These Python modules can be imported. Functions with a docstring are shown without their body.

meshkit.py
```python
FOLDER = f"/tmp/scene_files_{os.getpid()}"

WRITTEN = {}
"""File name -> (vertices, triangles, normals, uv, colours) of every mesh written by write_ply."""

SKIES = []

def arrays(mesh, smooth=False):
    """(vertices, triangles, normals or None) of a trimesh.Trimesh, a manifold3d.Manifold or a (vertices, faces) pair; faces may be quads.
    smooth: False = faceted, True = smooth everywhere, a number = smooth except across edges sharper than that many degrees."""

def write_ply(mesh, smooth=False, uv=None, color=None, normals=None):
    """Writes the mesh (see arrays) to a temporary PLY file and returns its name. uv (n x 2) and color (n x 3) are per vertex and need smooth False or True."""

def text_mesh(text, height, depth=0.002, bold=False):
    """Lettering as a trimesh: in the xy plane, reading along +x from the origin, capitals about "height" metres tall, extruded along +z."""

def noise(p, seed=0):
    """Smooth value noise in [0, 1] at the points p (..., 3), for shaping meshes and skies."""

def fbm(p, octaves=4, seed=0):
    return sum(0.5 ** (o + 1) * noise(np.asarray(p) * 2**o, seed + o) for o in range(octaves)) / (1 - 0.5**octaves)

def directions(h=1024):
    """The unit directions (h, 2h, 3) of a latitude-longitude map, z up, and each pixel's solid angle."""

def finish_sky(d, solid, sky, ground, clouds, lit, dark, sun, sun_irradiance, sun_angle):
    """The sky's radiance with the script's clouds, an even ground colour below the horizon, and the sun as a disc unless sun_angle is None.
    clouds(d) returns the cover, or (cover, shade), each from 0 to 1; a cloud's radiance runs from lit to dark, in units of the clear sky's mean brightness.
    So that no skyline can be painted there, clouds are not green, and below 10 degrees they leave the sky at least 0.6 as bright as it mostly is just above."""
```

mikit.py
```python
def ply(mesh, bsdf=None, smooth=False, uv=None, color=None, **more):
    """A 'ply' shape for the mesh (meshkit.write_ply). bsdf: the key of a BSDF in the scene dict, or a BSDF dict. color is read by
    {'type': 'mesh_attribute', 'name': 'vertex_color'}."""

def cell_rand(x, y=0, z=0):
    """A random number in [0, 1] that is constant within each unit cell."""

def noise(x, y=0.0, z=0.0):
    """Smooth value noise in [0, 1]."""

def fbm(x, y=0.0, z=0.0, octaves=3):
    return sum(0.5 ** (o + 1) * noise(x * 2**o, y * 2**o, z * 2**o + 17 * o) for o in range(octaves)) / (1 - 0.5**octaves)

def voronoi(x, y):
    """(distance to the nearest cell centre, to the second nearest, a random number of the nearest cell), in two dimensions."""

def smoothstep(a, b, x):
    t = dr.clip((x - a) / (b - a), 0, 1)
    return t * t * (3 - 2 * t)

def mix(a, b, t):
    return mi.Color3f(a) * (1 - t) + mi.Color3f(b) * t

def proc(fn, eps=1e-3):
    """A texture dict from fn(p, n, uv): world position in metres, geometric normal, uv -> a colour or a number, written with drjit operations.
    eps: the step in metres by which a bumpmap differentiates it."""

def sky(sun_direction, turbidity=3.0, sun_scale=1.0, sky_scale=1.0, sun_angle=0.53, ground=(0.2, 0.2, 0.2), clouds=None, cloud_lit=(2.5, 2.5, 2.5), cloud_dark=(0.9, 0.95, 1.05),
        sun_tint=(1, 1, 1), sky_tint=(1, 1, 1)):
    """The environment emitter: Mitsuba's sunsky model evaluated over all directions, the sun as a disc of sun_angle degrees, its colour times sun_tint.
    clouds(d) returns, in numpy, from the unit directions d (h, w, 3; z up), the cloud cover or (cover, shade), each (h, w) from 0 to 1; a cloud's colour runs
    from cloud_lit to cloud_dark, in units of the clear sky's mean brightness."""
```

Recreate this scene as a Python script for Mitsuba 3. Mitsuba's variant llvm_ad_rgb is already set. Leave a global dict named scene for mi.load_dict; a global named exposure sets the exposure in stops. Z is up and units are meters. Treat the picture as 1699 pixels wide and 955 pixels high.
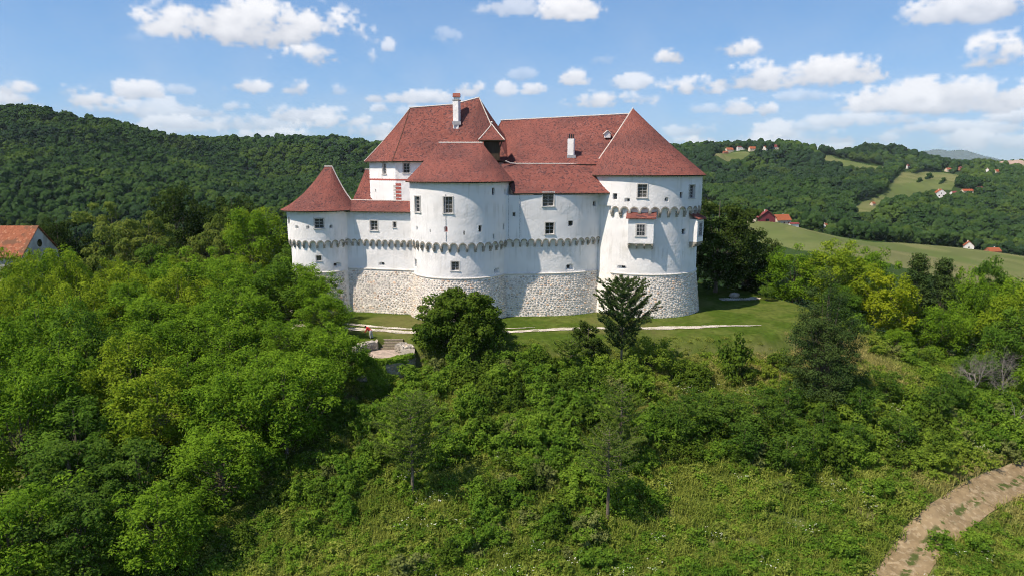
import math, random, numpy as np, trimesh, mitsuba as mi, mikit, meshkit, shapely, drjit as dr
import manifold3d as m3
from shapely.geometry import Polygon, LineString, Point
from scipy.interpolate import RBFInterpolator, RegularGridInterpolator
from scipy.spatial import cKDTree, Voronoi
from mikit import proc, noise, fbm, cell_rand, smoothstep, mix, ply

T = mi.ScalarTransform4f
scene, labels = {}, {}

# ------------------------------------------------------------------ camera, sky, exposure
CAM = np.array([0.0, 0.0, 19.5])
PITCH = math.radians(10.0)
scene['camera'] = {
    'type': 'perspective', 'fov_axis': 'x', 'fov': math.degrees(2 * math.atan(849.5 / 1133)),
    'near_clip': 0.5, 'far_clip': 80000.0,
    'to_world': T().look_at(origin=CAM.tolist(), target=[0, math.cos(PITCH), 19.5 - math.sin(PITCH)], up=[0, 0, 1]),
}
SUN = np.array([-0.479, -0.288, 0.829])
exposure = 2.1

# cumulus: azimuth (to the right of north), elevation, half width, half height in degrees, density
CLOUDS = [(-19.62, 10.32, 7.1, 2.08, 1), (-15.12, 8.36, 2.92, 1.17, 1), (-20.53, 5.91, 1.98, 0.61, 0.9), (-16.82, 5.95, 1.25, 0.82, 0.9), (-9.79, 9.29, 0.5, 0.6, 0.7), (-11.22, 8.36, 0.5, 0.69, 0.6), (-5.51, 10.05, 1.31, 0.7, 0.35), (4.71, 12.04, 2.77, 1.21, 1), (0.02, 12.21, 2.53, 0.81, 0.6), (12.79, 8.49, 1.23, 0.93, 1), (17.07, 8.76, 1.83, 0.77, 1), (24.66, 6.75, 3.29, 1.28, 1), (18.81, 6.59, 3.34, 1.24, 0.95), (14.37, 6.07, 3.03, 0.88, 0.95), (32.45, 10.31, 4.41, 1.18, 0.9), (34.42, 7.27, 2.14, 1.32, 1), (31.27, 4.64, 5.57, 1.37, 0.95), (34.06, 4.38, 2.9, 1.24, 0.95), (4.88, 6.98, 1.36, 0.81, 0.95), (9.45, 6.55, 1.69, 0.7, 0.8), (7.82, 5.18, 3.61, 0.8, 0.95), (1.73, 6.17, 0.91, 0.61, 0.9), (-7.28, 5.47, 3.11, 0.65, 0.85), (-3.39, 6.11, 1.26, 0.71, 0.9), (-0.56, 6.17, 0.91, 0.61, 0.8), (-11.0, 5.46, 0.64, 0.45, 0.8), (-10.55, 4.59, 0.7, 0.4, 0.7), (-33.45, 5.04, 3.13, 0.83, 0.95), (-35.33, 4.43, 2.04, 0.65, 0.9), (-28.04, 5.33, 1.68, 0.8, 0.9), (-31.06, 4.53, 2.36, 0.77, 0.95), (-26.61, 4.0, 2.7, 0.99, 0.7), (-16.69, 3.97, 3.87, 0.87, 0.8), (-20.27, 3.31, 4.26, 0.95, 0.7), (-24.01, 3.96, 2.76, 0.55, 0.6), (-12.13, 2.84, 2.96, 0.69, 0.8), (17.52, 1.89, 3.85, 0.87, 0.9), (20.57, 2.63, 1.89, 0.85, 0.8), (25.81, 2.18, 2.27, 0.73, 0.8), (17.7, 4.45, 1.35, 0.72, 0.9), (19.9, 4.34, 0.71, 0.57, 0.85), (25.72, 3.26, 3.17, 0.63, 0.75), (28.44, 3.31, 2.21, 0.53, 0.7), (32.95, 1.75, 1.9, 0.84, 0.8), (22.95, 2.05, 3.71, 0.74, 0.6), (29.36, 1.39, 3.51, 0.53, 0.6), (35.65, 1.69, 2.04, 0.73, 0.7), (0.02, 2.56, 3.03, 0.71, 0.5), (-34.06, 3.99, 2.9, 0.5, 0.8), (-29.84, 4.01, 2.61, 0.57, 0.8), (-25.29, 3.19, 3.19, 0.64, 0.8), (-18.57, 2.38, 4.3, 0.62, 0.85), (-13.98, 3.47, 2.94, 0.78, 0.85), (-27.29, 2.83, 3.58, 0.63, 0.7), (-21.48, 4.47, 1.41, 0.47, 0.6), (14.51, 2.85, 2.44, 0.54, 0.6), (22.47, 2.9, 2.79, 0.51, 0.6), (27.4, 1.98, 4.02, 0.49, 0.65), (31.09, 2.65, 3.44, 0.56, 0.75), (34.24, 2.56, 2.49, 0.58, 0.75), (35.81, 3.25, 2.03, 0.65, 0.8), (28.36, 4.23, 2.21, 0.53, 0.7), (15.36, 4.45, 1.95, 0.49, 0.5), (-13.87, 5.95, 0.78, 0.44, 0.5), (-25.11, 5.55, 0.91, 0.41, 0.5), (22.31, 5.23, 1.86, 0.47, 0.5), (-7.79, 4.43, 2.0, 0.4, 0.5), (12.72, 0.94, 1.97, 0.49, 0.8), (24.65, 1.41, 2.29, 0.41, 0.8), (-9.29, 2.29, 2.0, 0.6, 0.8), (-35.44, 4.99, 1.22, 0.49, 0.8), (1.0, 7.28, 1.21, 0.51, 0.4), (7.26, 8.36, 1.1, 0.45, 0.3), (26.42, 9.18, 1.17, 0.4, 0.25), (-28.66, 9.0, 1.32, 0.39, 0.2), (10.67, 5.33, 1.29, 0.45, 0.6)]

def sky_clouds(d):
    az = np.degrees(np.arctan2(d[..., 0], d[..., 1]))
    el = np.degrees(np.arcsin(np.clip(d[..., 2], -1, 1)))
    s = np.stack([az * 0.30, el * 0.42, az * 0 + 3.0], -1)
    puff = meshkit.fbm(s, 5, 3)
    fine = meshkit.fbm(s * 4.1 + 9.0, 3, 8)
    wisp = meshkit.fbm(s * 11.0 + 2.0, 2, 15)
    cover, shade = np.zeros(az.shape), np.zeros(az.shape)

    def lay(a, e, w, h, dens, rows):
        da = (az[rows] - a + 180) % 360 - 180
        u, v = da / w, (el[rows] - e) / h
        v = np.where(v < -0.35, v * 2.0 + 0.35, v)                   # flat bases
        f = 1.0 - (u * u + v * v)
        k = f * 0.60 + (puff[rows] - 0.5) * 2.2 + (fine[rows] - 0.5) * 1.25 + (wisp[rows] - 0.5) * 0.7
        k = k + (.16 if 0 < e < 9 else .14 if w > 3.4 else 0)
        c = np.clip(k / 0.66 + .06, 0, 1)
        c = c * c * (3 - 2 * c) * np.clip((f + 1.1) / 0.9, 0, 1) * dens
        sh = np.clip(0.42 - 0.5 * v - 0.9 * (fine[rows] - 0.5) - 0.9 * (puff[rows] - 0.5), 0, 1)
        new = c > cover[rows]
        cover[rows] = np.where(new, c, cover[rows])
        shade[rows] = np.where(new, sh, shade[rows])

    full = len(az)
    for a, e, w, h, dens in CLOUDS:
        r0 = int(np.clip((90 - e - 2.2 * h) / 90 * full, 0, full - 1))
        r1 = int(np.clip((90 - e + 2.2 * h) / 90 * full, 1, full))
        lay(a, e, w, h, dens, slice(r0, r1))
    rng = np.random.default_rng(5)                                   # the same fair-weather cumulus all round
    for k in range(150):
        a = rng.uniform(44, 316)
        e = 1.5 + 30 * rng.random() ** 2.2
        w = (1.2 + 0.13 * e) * rng.uniform(0.7, 2.6)
        r0 = int(np.clip((90 - e - w) / 90 * full, 0, full - 1))
        r1 = int(np.clip((90 - e + w) / 90 * full, 1, full))
        lay(a, e, w, w * 0.36, rng.uniform(0.6, 1.0), slice(r0, r1))
    veil = 0.42 * np.exp(-np.clip(el, 0, 90) / 6.5) * np.clip(0.3 + 1.6 * (puff - 0.2), 0, 1.3)   # thin bright haze towards the horizon
    shade = np.where(veil > cover, 0.55, shade)
    return np.maximum(cover, veil), shade

scene['sky_light'] = mikit.sky(SUN.tolist(), turbidity=3.0, sun_tint=(0.95, 0.985, 1.08), sky_tint=(0.72, 0.885, 1.03), clouds=sky_clouds, cloud_lit=(3.0, 3.0, 3.1), cloud_dark=(1.5, 1.62, 1.9),
                               ground=(0.06, 0.08, 0.04))

# ------------------------------------------------------------------ the lie of the land
PLATEAU = Polygon([(-33, 92), (-26, 83), (-20, 76.2), (-12, 75.6), (0, 76), (17, 77.6), (28, 79), (36, 83), (40, 90), (41, 98),
                   (37.5, 108), (25, 128), (-30, 128), (-42, 112)])
FAR = np.array([(-728, 1000, np.float64(86.9)), (-651, 1000, np.float64(85.3)), (-547, 980, np.float64(68.9)), (-500, 1000, np.float64(51.8)), (-481, 1050, np.float64(38.2)), (-466, 1200, np.float64(48.1)), (-377, 1250, np.float64(56.3)), (-270, 1250, np.float64(43.6)), (-101, 1300, np.float64(29.7)), (59, 1350, np.float64(30.7)), (-645, 880, np.float64(40.2)), (-531, 720, np.float64(13.3)), (-387, 520, np.float64(-15.0)), (-514, 850, np.float64(31.8)), (-319, 520, np.float64(-15.0)), (-419, 820, np.float64(20.9)), (-344, 760, np.float64(0.5)), (-232, 480, np.float64(-21.5)), (-337, 900, np.float64(-5.0)), (-196, 520, np.float64(-21.8)), (-286, 1000, np.float64(11.1)), (-177, 700, np.float64(-17.0)), (-92, 700, np.float64(-23.1)), (-900, 1000, np.float64(78.6)), (-553, 550, np.float64(-11.5)), (293, 1300, np.float64(49.5)), (418, 1380, np.float64(45.3)), (457, 1380, np.float64(55.6)), (541, 1420, np.float64(53.1)), (629, 1450, np.float64(43.8)), (396, 1250, np.float64(36.3)), (442, 1290, np.float64(41.2)), (715, 1500, np.float64(37.4)), (805, 1550, np.float64(53.0)), (872, 1550, np.float64(47.7)), (891, 1500, np.float64(28.5)), (993, 1600, np.float64(19.2)), (1155, 1750, np.float64(16.1)), (834, 1350, np.float64(6.5)), (816, 1250, np.float64(-1.2)), (792, 1150, np.float64(-7.6)), (290, 950, np.float64(-13.7)), (410, 1150, np.float64(14.1)), (215, 700, np.float64(-29.2)), (354, 900, np.float64(-12.7)), (261, 660, np.float64(-29.9)), (456, 950, np.float64(-13.7)), (281, 600, np.float64(-44.9)), (394, 760, np.float64(-32.4)), (632, 1400, np.float64(43.1)), (610, 1300, np.float64(32.5)), (581, 1150, np.float64(7.3)), (624, 1100, np.float64(-1.5)), (479, 880, np.float64(-27.9)), (579, 930, np.float64(-20.8)), (669, 1080, np.float64(-1.2)), (528, 800, np.float64(-41.5)), (431, 650, np.float64(-49.3)), (698, 1000, np.float64(-14.6)), (741, 1000, np.float64(-14.6)), (357, 620, np.float64(-52.1)), (451, 600, np.float64(-55.5)), (829, 1000, np.float64(-14.6)), (178, 480, np.float64(-17.3)), (199, 470, np.float64(-21.5)), (214, 440, np.float64(-27.0)), (277, 480, np.float64(-33.0)), (346, 520, np.float64(-41.5)), (404, 540, np.float64(-51.6)), (212, 340, np.float64(-30.4)), (182, 340, np.float64(-27.4)), (278, 370, np.float64(-38.2)), (170, 400, np.float64(-23.2)), (-618, 1300, np.float64(47.0)), (-583, 1350, np.float64(46.3)), (-621, 1200, np.float64(50.1)), (-761, 1600, np.float64(50.7)), (-728, 1300, np.float64(65.7)), (-613, 1650, np.float64(52.1)), (-871, 1350, np.float64(79.3)), (-367, 1700, np.float64(47.7)), (1472, 2200, np.float64(15.3)), (1622, 2200, np.float64(26.5)), (1813, 2200, np.float64(34.0)), (1174, 1900, np.float64(0.8)), (-150, 320, -48), (0, 330, -50), (120, 320, -50), (-400, 300, -40), (250, 600, -62), (330, 640, -62), (60, 500, -55), (-60, 520, -50), (420, 620, -60), (180, 300, -42), (600, 300, -60), (260, 250, -45), (0, -250, -30), (-400, -250, -40), (400, -250, -40), (-300, 120, -35), (300, 100, -40), (-900, 1500, 60), (0, 1700, 40), (900, 1900, 0), (1500, 1500, 0)])
_rbf = RBFInterpolator(FAR[:, :2] / 300.0, FAR[:, 2], kernel='thin_plate_spline', smoothing=0.0005)

def sstep(a, b, x):
    t = np.clip((x - a) / (b - a), 0, 1)
    return t * t * (3 - 2 * t)

def height(x, y):
    x, y = np.asarray(x, float), np.asarray(y, float)
    sh = x.shape
    x, y = x.ravel(), y.ravel()
    out = np.zeros(len(x))
    r = np.hypot(x, y - 90)
    near = r < 420
    pn = shapely.points(x[near], y[near])
    d = shapely.distance(PLATEAU, pn)
    xn, yn = x[near], y[near]
    front = sstep(95, 70, yn) * sstep(62, 48, xn)
    slope = np.where(d > 6, 0.30 * (d - 6), 0)
    sf = np.where(slope > 7.2, 7.2 + (slope - 7.2) * 0.28, slope)    # the foot of the hill, towards the viewer
    sl = np.where(slope > 3.0, 3.0 + (slope - 3.0) * 0.55, slope)
    drop = 2.3 * sstep(0.2, 3.6, d) + front * sf + (1 - front) * np.where(xn < 0, sl, slope * 1.05)
    P = np.stack([xn, yn, 0 * xn], -1)
    bumps = (meshkit.fbm(P / 7.0, 3, 21) - 0.5) * 1.1 * sstep(4.0, 9.0, d) + (meshkit.fbm(P / 18.0, 2, 4) - 0.5) * 0.35
    out[near] = -drop + bumps
    db = np.hypot(xn + 14.2, yn - 72.9)                              # the sunken floor and stair of the round bastion
    zn = out[near]
    zn = zn - 2.2 * np.exp(-((xn + 14.0) ** 2 + (yn - 67.3) ** 2) / 18.0) * (yn < 73)
    zn = np.where(db < 3.3, np.minimum(zn, -1.25), zn)
    stair = (np.abs(xn + 13.85) < 1.35) & (yn > 74.9) & (yn < 77.6)
    out[near] = np.where(stair, np.minimum(zn, -1.2 + .36 * np.clip(yn - 75.3, 0, 9)), zn)
    w = sstep(130, 300, r)
    far = w > 0
    Q = np.stack([x[far], y[far], 0 * x[far]], -1)
    fz = np.zeros(far.sum())
    cx, cy = np.clip(x[far], -1600, 2000), np.clip(y[far], -300, 2500)
    for i in range(0, len(fz), 20000):
        fz[i:i + 20000] = _rbf(np.stack([cx[i:i + 20000], cy[i:i + 20000]], -1) / 300.0)
    fz = np.clip(fz, -120, 190)
    amp = sstep(620, 1000, r[far]) + .35 * sstep(380, 600, r[far]) * (Q[:, 0] < 0)
    fz += (meshkit.fbm(Q / 230.0, 3, 40) - 0.5) * 26 * amp + (0.5 - np.abs(meshkit.fbm(Q / 150.0 + 3, 2, 44) - 0.5) * 4) * 13 * amp
    away = sstep(3000, 4200, np.hypot(Q[:, 0], Q[:, 1]))
    fz = fz * (1 - away) + away * -60
    out[far] = out[far] * (1 - w[far]) + w[far] * fz
    return out.reshape(sh)

def axis(fine0, fine1, step, lo, hi, grow):
    mid = list(np.arange(fine0, fine1 + 1e-6, step))
    a, s = [mid[0]], step
    while a[-1] > lo:
        s = min(s * grow, 260)
        a.append(a[-1] - s)
    b, s = [mid[-1]], step
    while b[-1] < hi:
        s = min(s * grow, 260)
        b.append(b[-1] + s)
    return np.array(a[:0:-1] + mid + b[1:])

GX = axis(-62, 74, 0.65, -4200, 5600, 1.035)
GY = axis(30, 120, 0.65, -400, 6500, 1.026)
GZ = height(*np.meshgrid(GX, GY, indexing='ij'))
_gi = RegularGridInterpolator((GX, GY), GZ, bounds_error=False, fill_value=None)
def gz(x, y):
    return _gi(np.stack([np.asarray(x, float), np.asarray(y, float)], -1))

def grid_mesh(i0, i1, j0, j1):
    X, Y = np.meshgrid(GX[i0:i1], GY[j0:j1], indexing='ij')
    v = np.stack([X, Y, GZ[i0:i1, j0:j1]], -1).reshape(-1, 3)
    n, m = X.shape
    i, j = np.meshgrid(np.arange(n - 1), np.arange(m - 1), indexing='ij')
    f = np.stack([i * m + j, (i + 1) * m + j, (i + 1) * m + j + 1, i * m + j + 1], -1).reshape(-1, 4)
    return v, np.vstack([f[:, [0, 1, 2]], f[:, [0, 2, 3]]])
# END TERRAIN

# ------------------------------------------------------------------ helpers
def L(key, label=None, cat=None, group=None, kind=None):
    d = {k: v for k, v in (('label', label), ('category', cat), ('group', group), ('kind', kind)) if v}
    if d:
        labels[key] = d

COUNT = {}
def uniq(key):
    n = COUNT.get(key, -1) + 1
    COUNT[key] = n
    return key if n == 0 else f'{key}_{n:03d}'

def put(key, mesh, bsdf, smooth=False, label=None, cat=None, group=None, kind=None, **kw):
    k = uniq(key)
    scene[k] = ply(mesh, bsdf, smooth=smooth, **kw)
    L(k, label, cat, group, kind)
    return k

def cat_mesh(parts):
    vs, fs, n = [], [], 0
    for m in parts:
        v, f = (np.asarray(m.vertices), np.asarray(m.faces)) if hasattr(m, 'vertices') else (np.asarray(m[0]), np.asarray(m[1]))
        if f.shape[1] == 4:
            f = np.vstack([f[:, [0, 1, 2]], f[:, [0, 2, 3]]])
        vs.append(v); fs.append(f + n); n += len(v)
    return np.vstack(vs), np.vstack(fs)

def mfold(m):
    q = m.to_mesh()
    return np.array(q.vert_properties[:, :3], float), np.array(q.tri_verts)

def box(cx, cy, cz, sx, sy, sz, rot=0.0):
    """A box of full sizes sx, sy, sz about its centre, turned rot radians about z."""
    v = np.array([[x, y, z] for x in (-.5, .5) for y in (-.5, .5) for z in (-.5, .5)]) * [sx, sy, sz]
    c, s = math.cos(rot), math.sin(rot)
    v = np.stack([v[:, 0] * c - v[:, 1] * s + cx, v[:, 0] * s + v[:, 1] * c + cy, v[:, 2] + cz], -1)
    f = np.array([[0, 1, 3], [0, 3, 2], [4, 6, 7], [4, 7, 5], [0, 4, 5], [0, 5, 1], [2, 3, 7], [2, 7, 6], [0, 2, 6], [0, 6, 4], [1, 5, 7], [1, 7, 3]])
    return v, f

def frame_box(o, t, n, x0, x1, d0, d1, z0, z1):
    """A box in a wall frame: x along the wall's tangent t, d outwards along n, z up, from the point o."""
    v = np.array([o + t * x + n * d + np.array([0, 0, z]) for x in (x0, x1) for d in (d0, d1) for z in (z0, z1)])
    f = np.array([[0, 1, 3], [0, 3, 2], [4, 6, 7], [4, 7, 5], [0, 4, 5], [0, 5, 1], [2, 3, 7], [2, 7, 6], [0, 2, 6], [0, 6, 4], [1, 5, 7], [1, 7, 3]])
    if np.dot(np.cross(t, n), [0, 0, 1]) < 0:
        f = f[:, ::-1]
    return v, f

def tube(points, radii, sides=5, cap=True):
    p = np.asarray(points, float)
    t = np.gradient(p, axis=0)
    t /= np.linalg.norm(t, axis=1, keepdims=True) + 1e-12
    a = np.cross(t, np.where(np.abs(t[:, 2:]) < 0.9, [0, 0, 1.0], [1.0, 0, 0]))
    a /= np.linalg.norm(a, axis=1, keepdims=True) + 1e-12
    b, g = np.cross(t, a), np.arange(sides) * 2 * np.pi / sides
    r = np.broadcast_to(radii, (len(p),))
    v = p[:, None] + r[:, None, None] * (np.cos(g)[None, :, None] * a[:, None] + np.sin(g)[None, :, None] * b[:, None])
    i, j = np.meshgrid(np.arange(len(p) - 1), np.arange(sides), indexing='ij')
    q = np.stack([i * sides + j, i * sides + (j + 1) % sides, (i + 1) * sides + (j + 1) % sides, (i + 1) * sides + j], -1).reshape(-1, 4)
    return v.reshape(-1, 3), np.vstack([q[:, [0, 1, 2]], q[:, [0, 2, 3]]])

# ------------------------------------------------------------------ materials
def rgb(*c):
    return {'type': 'rgb', 'value': list(c)}

def diffuse(tex):
    return {'type': 'twosided', 'b': {'type': 'diffuse', 'reflectance': tex}}

def bump(inner, fn, scale=1.0, eps=0.01):
    return {'type': 'twosided', 'b': {'type': 'bumpmap', 'arbitrary': {**proc(fn, eps), 'raw': True} if False else proc(fn, eps), 'scale': scale, 'nested': inner}}

def plaster_col(p, n, uv):
    a = fbm(p.x * 0.35, p.y * 0.35, p.z * 0.6, octaves=3)
    b = fbm(p.x * 2.2, p.y * 2.2, p.z * 0.7 + 4, octaves=3)
    streak = smoothstep(0.52, 0.8, fbm(p.x * 3.0, p.y * 3.0, p.z * 0.22, octaves=3))
    c = mix((0.82, 0.82, 0.82), (0.77, 0.765, 0.76), smoothstep(0.35, 0.7, a))
    foot = smoothstep(7.4, 5.6, p.z + 1.6 * (b - 0.5))
    c = mix(c, mi.Color3f(0.64, 0.63, 0.60), 0.35 * foot * smoothstep(0.35, 0.7, b))
    c = mix(c, mi.Color3f(0.62, 0.605, 0.58), 0.55 * streak * smoothstep(0.38, 0.66, b))
    run = smoothstep(0.50, 0.74, fbm(p.x * 3.4, p.y * 3.4, p.z * 0.13 + 9, octaves=3))
    under = smoothstep(6.6, 9.0, p.z) * smoothstep(9.6, 9.0, p.z) + 0.8 * smoothstep(12.4, 14.4, p.z) * smoothstep(15.4, 14.4, p.z) + 0.8 * smoothstep(10.3, 10.6, p.z) * smoothstep(12.0, 10.6, p.z)
    c = mix(c, mi.Color3f(0.56, 0.55, 0.52), 0.5 * run * under)                # rain runs below the corbels and eaves
    return c

def plaster_relief(p, n, uv):
    return fbm(p.x * 0.9, p.y * 0.9, p.z * 0.9, octaves=2) * 0.05 + noise(p.x * 5, p.y * 5, p.z * 5) * 0.016

scene['plaster'] = bump({'type': 'diffuse', 'reflectance': proc(plaster_col)}, plaster_relief, 1.0, 0.03)

def stucco_col(p, n, uv):
    return mix((0.70, 0.68, 0.63), (0.58, 0.55, 0.50), smoothstep(0.4, 0.7, fbm(p.x, p.y, p.z, octaves=3)))
scene['old_plaster'] = diffuse(proc(stucco_col))

def tile_col(p, n, uv):
    row = dr.floor(uv.y / 0.17)
    u = uv.x / 0.19 + 0.5 * (row - 2 * dr.floor(row * 0.5))
    r = cell_rand(dr.floor(u), row, 5)
    r2 = cell_rand(dr.floor(u), row, 9)
    c = mix((0.262, 0.099, 0.078), (0.186, 0.070, 0.060), r)
    c = mix(c, mi.Color3f(0.110, 0.056, 0.056), smoothstep(0.82, 0.86, r2))
    c = mix(c, mi.Color3f(0.30, 0.145, 0.125), smoothstep(0.88, 0.9, r) * 0.55)
    weather = smoothstep(0.35, 0.75, fbm(p.x * 0.25, p.y * 0.25, p.z * 0.35, octaves=3))
    c = mix(c, c * mi.Color3f(0.74, 0.84, 0.90), weather)
    c = c * (0.92 + 0.20 * noise(uv.x * 1.6, uv.y * 2.1, 3.0))
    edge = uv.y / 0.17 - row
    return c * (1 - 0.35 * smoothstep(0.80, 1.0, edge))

def tile_relief(p, n, uv):
    row = dr.floor(uv.y / 0.17)
    u = uv.x / 0.19 + 0.5 * (row - 2 * dr.floor(row * 0.5))
    k = uv.y / 0.17 - row
    return -0.018 * k + 0.012 * cell_rand(dr.floor(u), row, 2) - 0.008 * smoothstep(0.42, 0.5, dr.abs(u - dr.floor(u) - 0.5))

scene['roof_tile'] = bump({'type': 'diffuse', 'reflectance': proc(tile_col)}, tile_relief, 1.0, 0.01)

def old_tile_col(p, n, uv):
    row = dr.floor(uv.y / 0.3)
    u = uv.x / 0.22
    r = cell_rand(dr.floor(u), row, 5)
    c = mix((0.34, 0.135, 0.075), (0.24, 0.09, 0.055), r)
    blot = fbm(p.x * 0.9, p.y * 0.9, p.z * 0.9, octaves=3)
    c = mix(c, mi.Color3f(0.15, 0.09, 0.06), smoothstep(0.5, 0.68, blot) * 0.8)
    return mix(c, mi.Color3f(0.42, 0.25, 0.16), smoothstep(0.86, 0.95, cell_rand(dr.floor(u), row, 8)) * 0.6)
scene['old_roof_tile'] = bump(
    {'type': 'diffuse', 'reflectance': proc(old_tile_col)},
    lambda p, n, uv: 0.02 * dr.abs(dr.sin(uv.x / 0.22 * math.pi)) - 0.02 * (uv.y / 0.3 - dr.floor(uv.y / 0.3)), 1.0, 0.01)

scene['vertex_stone'] = bump({'type': 'diffuse', 'reflectance': {'type': 'mesh_attribute', 'name': 'vertex_color'}},
                             lambda p, n, uv: 0.03 * fbm(p.x * 7, p.y * 7, p.z * 7, octaves=3), 1.0, 0.01)
def mortar_col(p, n, uv):
    return mix((0.84, 0.81, 0.76), (0.75, 0.72, 0.66), smoothstep(0.35, 0.7, fbm(p.x * 2, p.y * 2, p.z * 2, octaves=3)))
scene['mortar'] = bump({'type': 'diffuse', 'reflectance': proc(mortar_col)}, lambda p, n, uv: 0.05 * fbm(p.x * 5, p.y * 5, p.z * 5, octaves=3), 1.0, 0.01)
def ashlar_col(p, n, uv):
    return mix((0.40, 0.37, 0.32), (0.27, 0.25, 0.21), smoothstep(0.3, 0.7, fbm(p.x * 2.5, p.y * 2.5, p.z * 2.5, octaves=3)))
scene['cut_stone'] = bump({'type': 'diffuse', 'reflectance': proc(ashlar_col)}, lambda p, n, uv: 0.02 * fbm(p.x * 8, p.y * 8, p.z * 8, octaves=2), 1.0, 0.01)
scene['old_mortar'] = bump({'type': 'diffuse', 'reflectance': proc(lambda p, n, uv: mix((0.40, 0.37, 0.32), (0.26, 0.24, 0.20), smoothstep(0.3, 0.7, fbm(p.x * 2, p.y * 2, p.z * 2, octaves=3))))}, lambda p, n, uv: 0.05 * fbm(p.x * 5, p.y * 5, p.z * 5, octaves=3), 1.0, 0.01)
scene['pale_stone'] = diffuse(rgb(.56, .545, .52))
scene['ridge_mortar'] = diffuse(rgb(0.62, 0.57, 0.52))
scene['red_plaster'] = diffuse(rgb(0.42, 0.12, 0.10))
scene['cap_tile'] = diffuse(rgb(.24, .095, .075))
scene['grey_plaster'] = diffuse(rgb(0.48, 0.46, 0.44))
scene['dark_wood'] = diffuse(proc(lambda p, n, uv: mix((0.055, 0.042, 0.03), (0.10, 0.08, 0.06), fbm(p.x * 6, p.y * 6, p.z * 0.8, octaves=2))))
scene['weathered_wood'] = diffuse(proc(lambda p, n, uv: mix((0.34, 0.29, 0.22), (0.20, 0.17, 0.13), fbm(p.x * 8, p.y * 2, p.z * 8, octaves=2))))
scene['window_glass'] = {'type': 'principled', 'base_color': rgb(0.012, 0.014, 0.016), 'roughness': 0.08, 'specular': 0.6}
scene['curtained_glass'] = {'type': 'principled', 'base_color': rgb(.075, .073, .068), 'roughness': 0.12, 'specular': 0.6}
scene['dusty_glass'] = {'type': 'principled', 'base_color': rgb(.035, .04, .045), 'roughness': 0.2, 'specular': 0.7}
scene['glazing_bar'] = diffuse(rgb(0.36, 0.36, 0.37))
scene['black_iron'] = {'type': 'principled', 'base_color': rgb(0.02, 0.02, 0.02), 'roughness': 0.5}
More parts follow.
